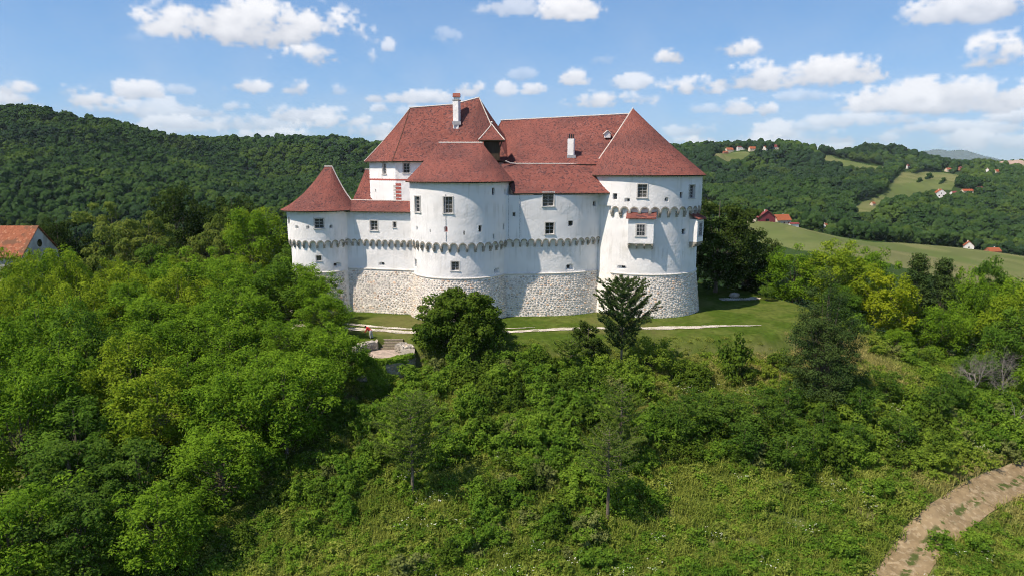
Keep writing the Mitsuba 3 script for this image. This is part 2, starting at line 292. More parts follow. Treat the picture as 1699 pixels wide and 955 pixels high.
scene['zinc'] = diffuse(rgb(0.42, 0.43, 0.45))
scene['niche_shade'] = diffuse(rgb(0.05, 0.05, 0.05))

# ------------------------------------------------------------------ castle
castle = 'castle'
L(castle, 'white castle with round towers, red tiled roofs and rubble stone plinth on the green hilltop', 'castle')
ZT = 5.6                                                            # top of the stone plinth

class Round:
    def __init__(s, cx, cy): s.c = np.array([cx, cy])
    def at(s, phi, r):
        return np.array([s.c[0] + r * math.sin(phi), s.c[1] - r * math.cos(phi)])
    def frame(s, phi, r, z):
        p = s.at(phi, r)
        return np.array([p[0], p[1], z]), np.array([math.cos(phi), math.sin(phi), 0]), np.array([math.sin(phi), -math.cos(phi), 0])

class Straight:
    def __init__(s, a, b):
        s.a, s.b = np.array(a, float), np.array(b, float)
        s.len = np.linalg.norm(s.b - s.a)
        s.t = (s.b - s.a) / s.len
        s.n = np.array([s.t[1], -s.t[0]])
    def frame(s, x, out, z):
        p = s.a + s.t * x + s.n * out
        return np.array([p[0], p[1], z]), np.array([*s.t, 0]), np.array([*s.n, 0])

class Curved:
    def __init__(s, pts):
        s.p, s.len = pts, .25 * (len(pts) - 1)
        t = np.gradient(pts, axis=0)
        s.tan = t / np.linalg.norm(t, axis=1, keepdims=True)
    def frame(s, x, out, z):
        k = np.clip(x / .25, 0, len(s.p) - 1.001)
        i, f = int(k), k - int(k)
        t = s.tan[i] * (1 - f) + s.tan[i + 1] * f
        t = t / np.linalg.norm(t)
        n = np.array([t[1], -t[0]])
        p = s.p[i] * (1 - f) + s.p[i + 1] * f + n * out + t * (x - np.clip(x, 0, s.len))
        return np.array([p[0], p[1], z]), np.array([*t, 0]), np.array([*n, 0])

LT, CT, RT = Round(-26.4, 94.8), Round(-6.88, 91.74), Round(18.46, 95.9)
LC = Straight((-22.8, 93.3), (-12.2, 90.7))
def _path():
    p, s = [np.array([-1.2, 89.4])], 0.0
    for i in range(56):
        h = math.radians(np.interp(s + .125, [0, 6.5, 9.2, 11, 15], [3, 7, 20, 32, 40]))
        p.append(p[-1] + .25 * np.array([math.cos(h), math.sin(h)]))
        s += .25
    return np.array(p)
RC = Curved(_path())                                                # bows outwards and turns away towards the right tower
PL, PF = Straight((-21.4, 104), (-16.7, 99)), Straight((-16.7, 99), (-0.8, 98))
#       lower radius, upper radius, top of the corbels, foot of the corbels, wall top
SPEC = {'LT': (LT, 4.12, 4.52, 9.95, 8.85, 13.85), 'CT': (CT, 6.26, 6.67, 10.2, 8.95, 17.75), 'RT': (RT, 7.3, 7.7, 14.5, 13.1, 18.55)}
LINE = {'LC': (LC, 9.95, 8.95, 13.75), 'RC': (RC, 10.3, 9.2, 15.95)}
OPEN = [('LT', 'win', 11.5, 12.18, 1.16, 1.27),
        ('LT', 'slit', -54.7, 12.44, 0.82, 0.98),
        ('LT', 'niche', -29.5, 11.7, 0.79, 0.56),
        ('LT', 'niche', -7.9, 11.71, 0.59, 0.64),
        ('LT', 'niche', 31.1, 11.74, 0.57, 0.64),
        ('LT', 'hole', 7.3, 7.52, 0.67, 0.73),
        ('LT', 'niche', 40.5, 6.53, 1.6, 0.82),
        ('LC', 'win', 4.46, 11.79, 1.06, 1.3),
        ('LC', 'hole', 7.44, 11.97, 0.43, 0.73),
        ('LC', 'niche', 5.2, 6.6, 1.24, 0.58),
        ('CT', 'hole', -68.5, 7.04, 1.11, 1.06),
        ('CT', 'win', -50.6, 14.86, 1.25, 1.99),
        ('CT', 'win', -9.1, 14.88, 1.12, 2.01),
        ('CT', 'niche', -52.8, 11.82, 0.63, 0.7),
        ('CT', 'slit', -30.8, 11.59, 0.19, 0.38),
        ('CT', 'door', -11.9, 11.92, 0.43, 0.75),
        ('CT', 'slit', 7.8, 11.44, 0.17, 0.53),
        ('CT', 'hole', 25.7, 11.91, 0.45, 0.83),
        ('CT', 'slit', 42.7, 10.84, 0.24, 0.58),
        ('CT', 'slit', 60.3, 11.95, 0.34, 0.78),
        ('CT', 'hole', 42.9, 16.49, 0.46, 0.9),
        ('CT', 'niche', 63.8, 16.42, 0.69, 0.92),
        ('CT', 'win', -2.8, 7.21, 0.96, 1.15),
        ('CT', 'niche', 51.2, 6.32, 1.48, 0.87),
        ('RC', 'win', 5.91, 15.38, 1.44, 1.76),
        ('RC', 'win', 6.11, 11.62, 1.13, 1.51),
        ('RC', 'hole', 8.91, 12.21, 0.69, 0.72),
        ('RC', 'hole', 12.55, 14.7, 0.54, 0.64),
        ('RC', 'hole', 13.94, 0.0, 0.12, 0.0),
        ('RC', 'niche', 9.04, 6.4, 1.64, 1.06),
        ('RC', 'hole', 1.44, 13.47, 0.39, 0.55),
        ('RT', 'hole', -40.6, 15.73, 0.65, 0.82),
        ('RT', 'niche', -27.5, 15.35, 1.05, 0.74),
        ('RT', 'win', -13.1, 16.51, 1.18, 1.68),
        ('RT', 'niche', 10.6, 15.44, 0.78, 0.77),
        ('RT', 'hole', 26.3, 15.95, 0.45, 0.77),
        ('RT', 'win', 41.3, 16.35, 1.17, 1.68),
        ('RT', 'niche', -32.0, 6.5, 1.72, 0.6),
        ('RT', 'hole', 34.5, 11.15, 0.7, 0.72),
        ('PL', 'win', 4.08, 19.26, 0.88, 1.47),
        ('PF', 'win', 1.64, 19.39, 0.91, 1.36),
        ('PL', 'slit', 1.53, 16.06, 0.25, 0.45)]

def mcyl(c, z0, z1, r0, r1, seg=120):
    return m3.Manifold.cylinder(z1 - z0, r0, r1, seg).translate([c[0], c[1], z0])

def mpoly(pts, z0, z1):
    return m3.CrossSection([np.asarray(pts, float)], m3.FillRule.NonZero).extrude(z1 - z0).translate([0, 0, z0])

def mhull(pts):
    return m3.Manifold.hull_points(np.asarray(pts, float))

def wall_frame(w, s, z):
    if w in SPEC:
        R, r0, r1, zc = SPEC[w][:4]
        return R.frame(math.radians(s), r1 if z > zc else r0, z)
    return {'LC': LC, 'RC': RC, 'PL': PL, 'PF': PF}[w].frame(s, (0.4 if w in LINE and z > LINE[w][1] else 0.0), z)

def cutter(kind, o, t, n, w, h):
    up = np.array([0, 0, 1.0])
    pt = lambda x, d, z: o + t * x + n * d + up * z
    if kind == 'niche':                                              # splayed gun loop under a flat arch
        a = [(-w / 2, -h / 2), (w / 2, -h / 2), (w / 2, h * .25), (w * .3, h / 2), (-w * .3, h / 2), (-w / 2, h * .25)]
        return mhull([pt(x, .6, z) for x, z in a] + [pt(x * .5, -.55, z * .55 - h * .05) for x, z in a])
    if kind == 'slit':
        return mhull([pt(x, d, z) for x in (-w / 2, w / 2) for d in (-.4, .6) for z in (-h / 2, h / 2)])
    if kind == 'door':
        a = [(-w / 2, -h / 2), (w / 2, -h / 2), (w / 2, h * .3), (0, h / 2), (-w / 2, h * .3)]
        return mhull([pt(x, d, z) for x, z in a for d in (-.3, .6)])
    return mhull([pt(x, d, z) for x in (-w / 2, w / 2) for d in (-.34, .6) for z in (-h / 2, h / 2)])

def window(key, o, t, n, w, h, nx, ny, surround, depth=-.30, label=None):
    """A glazed window in its reveal: pane, bars, and a stone surround that stands proud of the plaster."""
    k = uniq(key)
    scene[f'{k}__pane'] = ply(frame_box(o, t, n, -w / 2 + .002, w / 2 - .002, depth - .02, depth, -h / 2 + .002, h / 2 - .002), ['window_glass', 'window_glass', 'curtained_glass', 'window_glass', 'dusty_glass'][len(scene) % 5])
    bars = []
    b = 0.07
    for i in range(nx + 1):
        x = -w / 2 + .03 + (w - .06) * i / nx
        bars.append(frame_box(o, t, n, x - b / 2, x + b / 2, depth + .004, depth + .06, -h / 2 + .004, h / 2 - .004))
    for j in range(ny + 1):
        z = -h / 2 + .03 + (h - .06) * j / ny
        bars.append(frame_box(o, t, n, -w / 2 + .006, w / 2 - .006, depth + .007, depth + .052, z - b / 2, z + b / 2))
    scene[f'{k}__glazing_bars'] = ply(cat_mesh(bars), 'glazing_bar')
    if surround:
        s, q = surround, []
        q.append(frame_box(o, t, n, -w / 2 - s, -w / 2, -.25, .045, -h / 2, h / 2))
        q.append(frame_box(o, t, n, w / 2, w / 2 + s, -.25, .045, -h / 2, h / 2))
        q.append(frame_box(o, t, n, -w / 2 - s, w / 2 + s, -.25, .05, h / 2, h / 2 + s))
        scene[f'{k}__surround'] = ply(cat_mesh(q), 'pale_stone')
        scene[f'{k}__sill'] = ply(frame_box(o, t, n, -w / 2 - s * 1.4, w / 2 + s * 1.4, -.25, .12, -h / 2 - s * .8, -h / 2 - .002), 'pale_stone')
    if label:
        L(k, label)
    return k

cuts = {w: [] for w in ('LT', 'CT', 'RT', 'LC', 'RC', 'PL', 'PF')}
for w, kind, s, z, wd, h in OPEN:
    o, t, n = wall_frame(w, s, z)
    cuts[w].append((z, cutter(kind, o, t, n, wd, h)))
    if kind == 'win':
        big = wd > .9 and h > 1.2
        window('castle__window', o, t, n, wd, h, 2, 4 if h > 1.6 else 3, .13)
    elif kind == 'hole':
        window('castle__small_window', o, t, n, wd, h, 1, 1, .09 if w in ('LT', 'LC') else 0)
    elif kind == 'slit':
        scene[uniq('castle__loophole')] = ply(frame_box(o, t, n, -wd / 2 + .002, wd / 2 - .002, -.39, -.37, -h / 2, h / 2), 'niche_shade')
    elif kind == 'door':
        k = uniq('castle__hatch')
        scene[k] = ply(frame_box(o, t, n, -wd / 2, wd / 2, -.29, -.24, -h / 2, h / 2 * .9), 'red_plaster')
        L(k, 'small red shuttered hatch in the middle tower')
    elif kind == 'niche':
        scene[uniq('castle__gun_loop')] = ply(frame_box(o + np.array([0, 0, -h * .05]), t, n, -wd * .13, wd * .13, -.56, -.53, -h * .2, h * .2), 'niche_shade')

def minus(m, w, z0, z1):
    for z, c in cuts[w]:
        if z0 < z < z1:
            m = m - c
    return m

def arches(place, s0, s1, r, zc, zf, key):
    """Machicolation between s0 and s1 metres along a wall: arched plaster pieces and, under every springing, a stepped stone corbel.
    place(s, out) -> xyz at z = 0 and the outward normal."""
    n = max(1, int(round((s1 - s0) / r)))
    p = (s1 - s0) / n
    mods, ring = [], []
    for i in range(n):
        c = s0 + (i + .5) * p
        R = p * .36
        hh = zc - zf
        outer = Polygon([(-p / 2, -hh * .45), (p / 2, -hh * .45), (p / 2, 0.001), (-p / 2, 0.001)])
        ang = np.linspace(0, math.pi, 9)
        hole = Polygon([(-R, -hh)] + [(-R * math.cos(a), -hh * .45 + (hh * .34) * math.sin(a)) for a in ang] + [(R, -hh)])
        m = trimesh.creation.extrude_polygon(outer.difference(hole), 1.0, engine='earcut')
        v = np.array(m.vertices)
        w = np.empty_like(v)
        for q, (x, y, d) in enumerate(v):
            pos, nrm = place(c + x, -.02 + d * .42)
            w[q] = (pos[0], pos[1], zc + y)
        mods.append((w, np.array(m.faces)))
        arc = Polygon([(-R * 1.34 * math.cos(a), -hh * .45 + (hh * .34 + R * .34) * math.sin(a)) for a in ang] + [(R * 1.34, -hh * .449), (R, -hh * .449)] + [(R * math.cos(a), -hh * .45 + (hh * .34) * math.sin(a)) for a in ang] + [(-R, -hh * .449), (-R * 1.34, -hh * .449)]).buffer(0)
        m = trimesh.creation.extrude_polygon(arc, 1.0, engine='earcut')
        v = np.array(m.vertices)
        w = np.empty_like(v)
        for q, (x, y, d) in enumerate(v):
            pos, nrm = place(c + x, .30 + d * .118)
            w[q] = (pos[0], pos[1], zc + y)
        ring.append((w, np.array(m.faces)))
    k = uniq('castle__arched_frieze')
    scene[k] = ply(cat_mesh(mods), 'plaster')
    scene[k + '__arch_rings'] = ply(cat_mesh(ring), 'cut_stone')
    for i in range(n + 1):
        c = s0 + i * p
        pos, nrm = place(c, -.05)
        o, nn = np.array([pos[0], pos[1], zc]), np.array([*nrm, 0])
        tt = np.array([-nrm[1], nrm[0], 0])
        wd, hh = p * .155, zc - zf
        q = [frame_box(o, tt, nn, -wd, wd, 0, .46, -hh * .62, -hh * .452), frame_box(o, tt, nn, -wd * .94, wd * .94, 0, .33, -hh * .82, -hh * .622),
             frame_box(o, tt, nn, -wd * .88, wd * .88, 0, .19, -hh, -hh * .822)]
        scene[uniq('castle__corbel')] = ply(cat_mesh(q), 'cut_stone')

def rubble(place, s0, s1, z0, z1, seed, du=.43, dz=.285, warm=(0.66, 0.60, 0.52), cool=(0.43, 0.405, 0.37), proud=.07):
    """Rubble facing: shrunken, rounded Voronoi cells, each its own stone standing proud of the mortar. place(s, z, out) -> xyz."""
    rng = np.random.default_rng(seed)
    pts, j = [], 0
    z = z0 - dz
    while z < z1 + dz:
        off = rng.uniform(0, du)
        s = s0 - du + off
        while s < s1 + du:
            pts.append((s + rng.uniform(-.42, .42) * du, (z + rng.uniform(-.40, .40) * dz) * 1.35))
            s += du * rng.uniform(.7, 1.35)
        z += dz
    pts = np.array(pts)
    vor = Voronoi(pts)
    lim = shapely.box(s0, z0, s1, z1)
    V, F, C, n = [], [], [], 0
    for reg in vor.point_region:
        idx = vor.regions[reg]
        if -1 in idx or len(idx) < 3:
            continue
        q = vor.vertices[idx] / [1, 1.35]
        g = Polygon(q).intersection(lim)
        if g.is_empty or g.geom_type != 'Polygon':
            continue
        g = g.buffer(-.10).buffer(.052, quad_segs=2)
        if g.is_empty or g.geom_type != 'Polygon' or g.area < .015:
            continue
        g = g.simplify(.02)
        a = np.array(g.exterior.coords)[:-1]
        if len(a) < 3:
            continue
        c = a.mean(0)
        k, out = len(a), proud * rng.uniform(.5, 1.4)
        rings = [(a, -.03), (a, out * .55), (c + (a - c) * .72, out)]
        for ring, d in rings:
            for s, zz in ring:
                V.append(place(s, zz, d + rng.normal(0, .006)))
        V.append(place(c[0], c[1], out * 1.12))
        for b in range(2):
            for i in range(k):
                i1 = (i + 1) % k
                F += [(n + b * k + i, n + b * k + i1, n + b * k + k + i1), (n + b * k + i, n + b * k + k + i1, n + b * k + k + i)]
        for i in range(k):
            F.append((n + 2 * k + i, n + 2 * k + (i + 1) % k, n + 3 * k))
        w = rng.random()
        col = np.array(warm) * (1 - w) + np.array(cool) * w
        if rng.random() < .10:
            col = col * np.array([1.05, .86, .72])
        col = col * rng.uniform(.8, 1.25)
        C += [col] * (3 * k + 1)
        n += 3 * k + 1
    return (np.array(V), np.array(F)), np.array(C)

def round_plinth(w, r, ph0, ph1, seed):
    R = SPEC[w][0]
    zb = -1.2
    rad = lambda z: r + .06 + (ZT - z) / ZT * .62
    k = put('castle__stone_plinth', mfold(mcyl(R.c, zb, ZT - .02, rad(zb), rad(ZT))), 'mortar', smooth=30)
    def place(s, z, out):
        q = R.at(s / r, rad(z) + out)
        return (q[0], q[1], z)
    mesh, col = rubble(place, ph0 * r, ph1 * r, -.7, ZT - .12, seed)
    scene[k + '__rubble_stones'] = ply(mesh, 'vertex_stone', color=col)
    L(k + '__rubble_stones', kind='stuff')

def straight_plinth(S, x0, x1, seed, zt=ZT):
    zb = -1.2
    off = lambda z: .06 + (zt - z) / zt * .72
    xs = np.linspace(x0, x1, max(2, int((x1 - x0) / .5)))
    V = []
    for x in xs:
        V += [S.frame(x, off(zb), zb)[0], S.frame(x, off(zt), zt - .02)[0], S.frame(x, -.5, zt - .02)[0], S.frame(x, -.5, zb)[0]]
    F = []
    for i in range(len(xs) - 1):
        for q in range(4):
            F.append((4 * i + q, 4 * i + 4 + q, 4 * i + 4 + (q + 1) % 4, 4 * i + (q + 1) % 4))
    k = put('castle__stone_plinth', (np.array(V), np.array(F)), 'mortar', smooth=25)
    def place(s, z, out):
        return tuple(S.frame(s, off(z) + out, z)[0])
    mesh, col = rubble(place, x0 + .05, x1 - .05, -.8, zt - .12, seed)
    scene[k + '__rubble_stones'] = ply(mesh, 'vertex_stone', color=col)
    L(k + '__rubble_stones', kind='stuff')

def moulding(pts2, key='castle__string_course', z=ZT, r=.11):
    p = np.array([(x, y, z) for x, y in pts2])
    scene[uniq(key)] = ply(tube(p, r, 8), 'old_plaster', smooth=50)

TOWER_NAME = {'LT': 'left corner tower', 'CT': 'middle tower', 'RT': 'large right corner tower'}
for w, (R, r0, r1, zc, zf, zt) in SPEC.items():
    lo = minus(mcyl(R.c, ZT - .1, zc + .02, r0 + .06, r0), w, 0, zc)
    up = minus(mcyl(R.c, zc, zt, r1, r1), w, zc, 99)
    k = put('castle__tower_wall', mfold(lo), 'plaster', smooth=25, label=f'white plaster wall of the {TOWER_NAME[w]} below the corbels')
    k = put('castle__tower_wall', mfold(up), 'plaster', smooth=25, label=f'white plaster upper storey of the {TOWER_NAME[w]} above the corbels')
    ph = {'LT': (-1.45, .98), 'CT': (-1.35, 1.22), 'RT': (-.78, 1.45)}[w]
    def place(s, out, R=R, r0=r0):
        return R.at(s / r0, r0 + out), (math.sin(s / r0), -math.cos(s / r0))
    arches(place, ph[0] * r0, ph[1] * r0, {'LT': .92, 'CT': 1.04, 'RT': 1.22}[w], zc, zf, w)
    round_plinth(w, r0, *ph, seed={'LT': 1, 'CT': 2, 'RT': 3}[w])
    moulding([R.at(a, r0 + .10) for a in np.linspace(*ph, 60)])

for w, (S, zc, zf, zt) in LINE.items():
    xs = np.linspace(0, S.len, 2 if w == 'LC' else 57)
    back = [S.frame(x, -1.4, 0)[0][:2] for x in xs[::-1]]
    lo_p = [S.frame(x, 0, 0)[0][:2] for x in xs] + back
    up_p = [S.frame(x, .4, 0)[0][:2] for x in xs] + back
    lo = minus(mpoly(lo_p, ZT - .1, zc + .02), w, 0, zc)
    up = minus(mpoly(up_p, zc, zt), w, zc, 99)
    nm = 'left' if w == 'LC' else 'right'
    put('castle__curtain_wall', mfold(lo), 'plaster', smooth=25, label=f'white {nm} curtain wall below the corbels')
    put('castle__curtain_wall', mfold(up), 'plaster', smooth=25, label=f'white {nm} curtain wall above the corbels')
    x0, x1 = {'LC': (.15, 6.6), 'RC': (.35, S.len - .3)}[w]
    if w == 'LC':
        x1 = S.len - 5.2
    def place(s, out, S=S):
        o, t, n = S.frame(s, out, 0)
        return o[:2], n[:2]
    arches(place, x0, S.len - (.9 if w == 'LC' else .2), {'LC': .86, 'RC': .97}[w], zc, zf, w)
    straight_plinth(S, .0, S.len, {'LC': 7, 'RC': 8}[w], {'LC': 5.85, 'RC': ZT}[w])
    moulding([S.frame(x, .10, 0)[0][:2] for x in np.linspace(0, S.len, 40)], z={'LC': 5.85, 'RC': ZT}[w])

# main hall with its two faces, string course, painted quoins
PALAS = [(-21.4, 104), (-16.7, 99), (-0.8, 98), (1.2, 103), (-6, 114), (-17, 113)]
palas = mpoly(PALAS, 0, 20.5)
for w in ('PL', 'PF'):
    palas = minus(palas, w, 0, 99)
put('castle__hall_wall', mfold(palas), 'plaster', label='white upper wall of the left hall behind the towers')
band = [PL.frame(0, .03, 0)[0][:2], PL.frame(PL.len, .03, 0)[0][:2], PF.frame(.0, .03, 0)[0][:2], PF.frame(PF.len, .03, 0)[0][:2], PF.frame(PF.len, -.3, 0)[0][:2], PL.frame(0, -.3, 0)[0][:2]]
scene['castle__painted_band'] = ply(mfold(mpoly(np.array(band)[[0, 1, 2, 3, 4, 5]], 17.62, 17.84)), 'red_plaster')
for i in range(5):
    z = 17.05 - i * .52
    o, t, n = PF.frame(0, 0, z)
    k = put('castle__quoin', frame_box(o, t, n, .02, .80 if i % 2 == 0 else .80, .0, .035, -.18, .18), 'red_plaster')
    o, t, n = PL.frame(PL.len, 0, z - .26)
    k = put('castle__quoin', frame_box(o, t, n, -.55, .0, .0, .03, -.2, .2), 'grey_plaster')
    o, t, n = PF.frame(0, 0, z - .26)
    k = put('castle__quoin', frame_box(o, t, n, .02, .42, .0, .03, -.08, .08), 'grey_plaster')

# ------------------------------------------------------------------ roofs
def near_on(line, p):
    best, bd = None, 1e9
    for a, b in zip(line[:-1], line[1:]):
        ab = b[:2] - a[:2]
        t = np.clip(np.dot(p - a[:2], ab) / max(np.dot(ab, ab), 1e-9), 0, 1)
        q = a + (b - a) * t
        d = np.linalg.norm(p - q[:2])
        if d < bd:
            best, bd = q, d
    return best

def loft_roof(key, eave, ze, ridge, flare, label=None, rows=18, step=.45, mat='roof_tile', thick=.14, inset=.8):
    ring = LineString(np.vstack([eave, eave[:1]]))
    corners = [ring.project(Point(*p)) for p in eave] if len(eave) < 12 else []
    s = np.unique(np.round(np.concatenate([np.arange(0, ring.length, step), corners]), 4))
    E = np.array([ring.interpolate(x).coords[0] for x in s])
    line = [np.asarray(r, float) for r in ridge]
    if len(line) == 1:
        line = line * 2
    R = np.array([near_on(line, e) for e in E])
    t = np.linspace(0, 1, rows)
    g = t - flare * t * (1 - t)
    xy = E[None] * (1 - t[:, None, None]) + R[None, :, :2] * t[:, None, None]
    z = ze + (R[None, :, 2] - ze) * g[:, None]
    zc = ze + (R[None, :, 2] - ze) * g[:, None]
    n = len(E)
    top = np.concatenate([xy, zc[..., None]], -1)
    # closed strip: repeat the first column so that the tile coordinates do not wrap
    top = np.concatenate([top, top[:, :1]], 1)
    su = np.append(s, ring.length)
    run = np.linalg.norm(top[-1] - top[0], axis=-1)
    uv = np.stack([np.broadcast_to(su, top.shape[:2]), t[:, None] * run[None]], -1)
    m = n + 1
    i, j = np.meshgrid(np.arange(rows - 1), np.arange(n), indexing='ij')
    f = np.stack([i * m + j, i * m + j + 1, (i + 1) * m + j + 1, (i + 1) * m + j], -1).reshape(-1, 4)
    V, UV = top.reshape(-1, 3), uv.reshape(-1, 2)
    if Polygon(E).exterior.is_ccw is False:
        f = f[:, ::-1]
    k = uniq(key)
    # split vertices: flat facets keep crisp hips, curved roofs are fine enough to read as round
    scene[k + '__tiles'] = ply((V, f), 'roof_tile' if mat == 'roof_tile' else mat, uv=UV)
    d = R[:, :2] - E
    d = d / np.maximum(np.linalg.norm(d, axis=1, keepdims=True), 1e-6)
    a = np.c_[E, np.full(n, ze - .004)]
    b = np.c_[E + d * .03, np.full(n, ze - thick)]
    c = np.c_[E + d * inset, np.full(n, ze - thick + .10)]
    VV = np.vstack([a, b, c])
    q = []
    for r in range(2):
        for jj in range(n):
            j1 = (jj + 1) % n
            q.append((r * n + jj, (r + 1) * n + jj, (r + 1) * n + j1, r * n + j1))
    scene[k + '__eaves'] = ply((VV, np.array(q)), 'dark_wood')
    if label:
        L(k, label)
    return k

def circle(c, r, n=150):
    a = np.linspace(0, 2 * math.pi, n, endpoint=False)
    return np.stack([c[0] + r * np.sin(a), c[1] - r * np.cos(a)], -1)

def ridge_tiles(roof, pts, r=.11, mat='ridge_mortar'):
    scene[uniq(roof + '__ridge_tiles')] = ply(tube(np.array(pts, float), r, 6), mat, smooth=50)

k = loft_roof('castle__tower_roof', circle(LT.c, 5.32), 13.85, [(-26.0, 96.3, 19.6), (-25.0, 96.3, 19.6)], .54, 'red tiled cone roof of the left corner tower')
ridge_tiles(k, [(-26.05, 96.3, 19.62), (-24.95, 96.3, 19.62)])
def cone_line(c, r, ze, apex, flare, phi, n=12):
    e = np.array([c[0] + r * math.sin(phi), c[1] - r * math.cos(phi)])
    t = np.linspace(0, 1, n)[:, None]
    xy = e * (1 - t) + np.array(apex[:2]) * t
    z = ze + (apex[2] - ze) * (t - flare * t * (1 - t))
    return np.hstack([xy, z + .03])
ridge_tiles(k, cone_line(LT.c, 5.32, 13.85, (-25.0, 96.3, 19.6), .54, 1.62)[3:], .10)
k = loft_roof('castle__tower_roof', circle(CT.c, 7.22), 17.72, [(-9.75, 93.4, 22.7), (-4.0, 93.4, 22.7)], .10, 'red tiled horseshoe roof of the middle tower')
ridge_tiles(k, [(-9.8, 93.4, 22.74), (-3.95, 93.4, 22.74)])
k = loft_roof('castle__tower_roof', circle(RT.c, 8.18), 18.5, [(16.85, 98.0, 27.6)], .10, 'tall red tiled cone roof of the right corner tower')
ridge_tiles(k, cone_line(RT.c, 8.18, 18.5, (16.85, 98.0, 27.6), .10, -1.45)[2:], .09)

def grow(poly, d):
    return np.array(Polygon(poly).buffer(d, join_style='mitre').exterior.coords)[:-1]

k = loft_roof('castle__hall_roof', grow(PALAS, .62), 20.35, [(-15.2, 105, 28.2), (-8.6, 103.5, 28.55), (-4.75, 102, 29.4)], .12, 'steep red tiled roof of the left hall with a chimney')
ridge_tiles(k, [(-15.3, 105, 28.24), (-8.6, 103.5, 28.6), (-4.7, 102, 29.44)])
E = grow(PALAS, .62)
def hip(e, r, ze, flare, a=0., b=1.):
    t = np.linspace(a, b, 12)[:, None]
    xy = np.array(e) * (1 - t) + np.array(r[:2]) * t
    return np.hstack([xy, ze + (r[2] - ze) * (t - flare * t * (1 - t)) + .02])
def closest(p):
    return E[np.argmin(np.hypot(*(E - np.array(p)).T))]
ridge_tiles(k, hip(closest((-16.7, 99)), (-15.2, 105, 28.2), 20.35, .12), .05, 'dark_wood')
ridge_tiles(k, hip(closest((-0.8, 98)), (-4.75, 102, 29.4), 20.35, .12, .46, 1), .08)
ridge_tiles(k, hip(closest((-21.4, 104)), (-15.2, 105, 28.2), 20.35, .12), .06)

HALL2 = np.array([(0.35, 93.5), (19.5, 95.5), (19.5, 114), (-6, 114), (-3.5, 104)])
k = loft_roof('castle__hall_roof', HALL2, 19.9, [(-1.6, 105, 26.35), (17.2, 102.6, 27.15)], .02, 'broad red tiled roof of the right hall between the towers')
ridge_tiles(k, [(-1.7, 105, 26.4), (17.2, 102.6, 27.2)])
put('castle__hall_wall', mfold(mpoly([(0.9, 94.6), (18.6, 96.4), (18.6, 113), (-5, 113), (-2.4, 104)], 0, 20.0)), 'plaster', label='white wall of the right hall under its roof')

def sheet_roof(key, low, high, flare, label, thick=.14, rows=12):
    low, high = np.asarray(low, float), np.asarray(high, float)
    n = 24
    u = np.linspace(0, 1, n)[None, :, None]
    lo = low[0] * (1 - u) + low[1] * u
    hi = high[0] * (1 - u) + high[1] * u
    t = np.linspace(0, 1, rows)[:, None, None]
    v = lo * (1 - t) + hi * t
    v[..., 2] -= flare * (t * (1 - t))[..., 0] * (hi - lo)[..., 2]
    ln = np.linalg.norm(low[1] - low[0])
    uv = np.stack(np.broadcast_arrays(u[..., 0] * ln, t[..., 0] * np.linalg.norm(high[0] - low[0])), -1)
    i, j = np.meshgrid(np.arange(rows - 1), np.arange(n - 1), indexing='ij')
    f = np.stack([i * n + j, i * n + j + 1, (i + 1) * n + j + 1, (i + 1) * n + j], -1).reshape(-1, 4)
    k = uniq(key)
    scene[k + '__tiles'] = ply((v.reshape(-1, 3), f), 'roof_tile', uv=uv.reshape(-1, 2))
    w = v.copy()
    w[..., 2] -= thick
    W = np.concatenate([v.reshape(-1, 3) - [0, 0, .004], w.reshape(-1, 3)])
    N = rows * n
    b = (f[:, ::-1] + N).tolist()
    rim = [j for j in range(n)] + [r * n + n - 1 for r in range(1, rows)] + [(rows - 1) * n + j for j in range(n - 2, -1, -1)] + [r * n for r in range(rows - 2, 0, -1)]
    for a, c in zip(rim, rim[1:] + rim[:1]):
        b.append((a + N, c + N, c, a))
    scene[k + '__eaves'] = ply((W, np.array(b)), 'dark_wood')
    L(k, label)
    return k

k = sheet_roof('castle__curtain_roof', [(-23.6, 92.55, 13.72), (-12.0, 89.7, 13.72)], [(-22.6, 95.4, 15.0), (-11.0, 92.5, 15.0)], .1, 'narrow red tiled lean-to roof over the left curtain wall')
ridge_tiles(k, [(-22.2, 95.3, 15.03), (-11.0, 92.5, 15.03)], .09)
k = sheet_roof('castle__curtain_roof', [(0.2, 88.75, 16.2), (12.9, 90.6, 16.2)], [(-1.5, 93.0, 19.95), (13.5, 95.3, 19.95)], .08, 'red tiled lean-to roof over the right curtain wall')
ridge_tiles(k, [(-.9, 92.6, 20.35), (-.2, 92.9, 20.05), (0.62, 93.3, 19.98), (11.8, 95.1, 19.98)], .09)
# wall behind the lean-to of the left curtain
put('castle__curtain_wall', mfold(mpoly([(-22.8, 95.6), (-11, 92.6), (-11, 94), (-22.8, 97)], 0, 14.9)), 'plaster', label='white courtyard wall behind the left lean-to roof')

# small hipped stair roof at the left of the hall
k = loft_roof('castle__stair_roof', np.array([(-24.6, 104.2), (-20.4, 102.4), (-17, 112), (-24.6, 112)]), 13.8, [(-22.7, 107.2, 19.15), (-18.5, 107.2, 19.15)], .15, 'small steep red roof squeezed behind the left tower')
ridge_tiles(k, [(-22.75, 107.2, 19.2), (-20.5, 107.2, 19.2)], .08)
put('castle__stair_wall', mfold(mpoly([(-24.1, 105), (-20.9, 103.2), (-18, 111.5), (-24.1, 111.5)], 0, 13.9)), 'plaster')

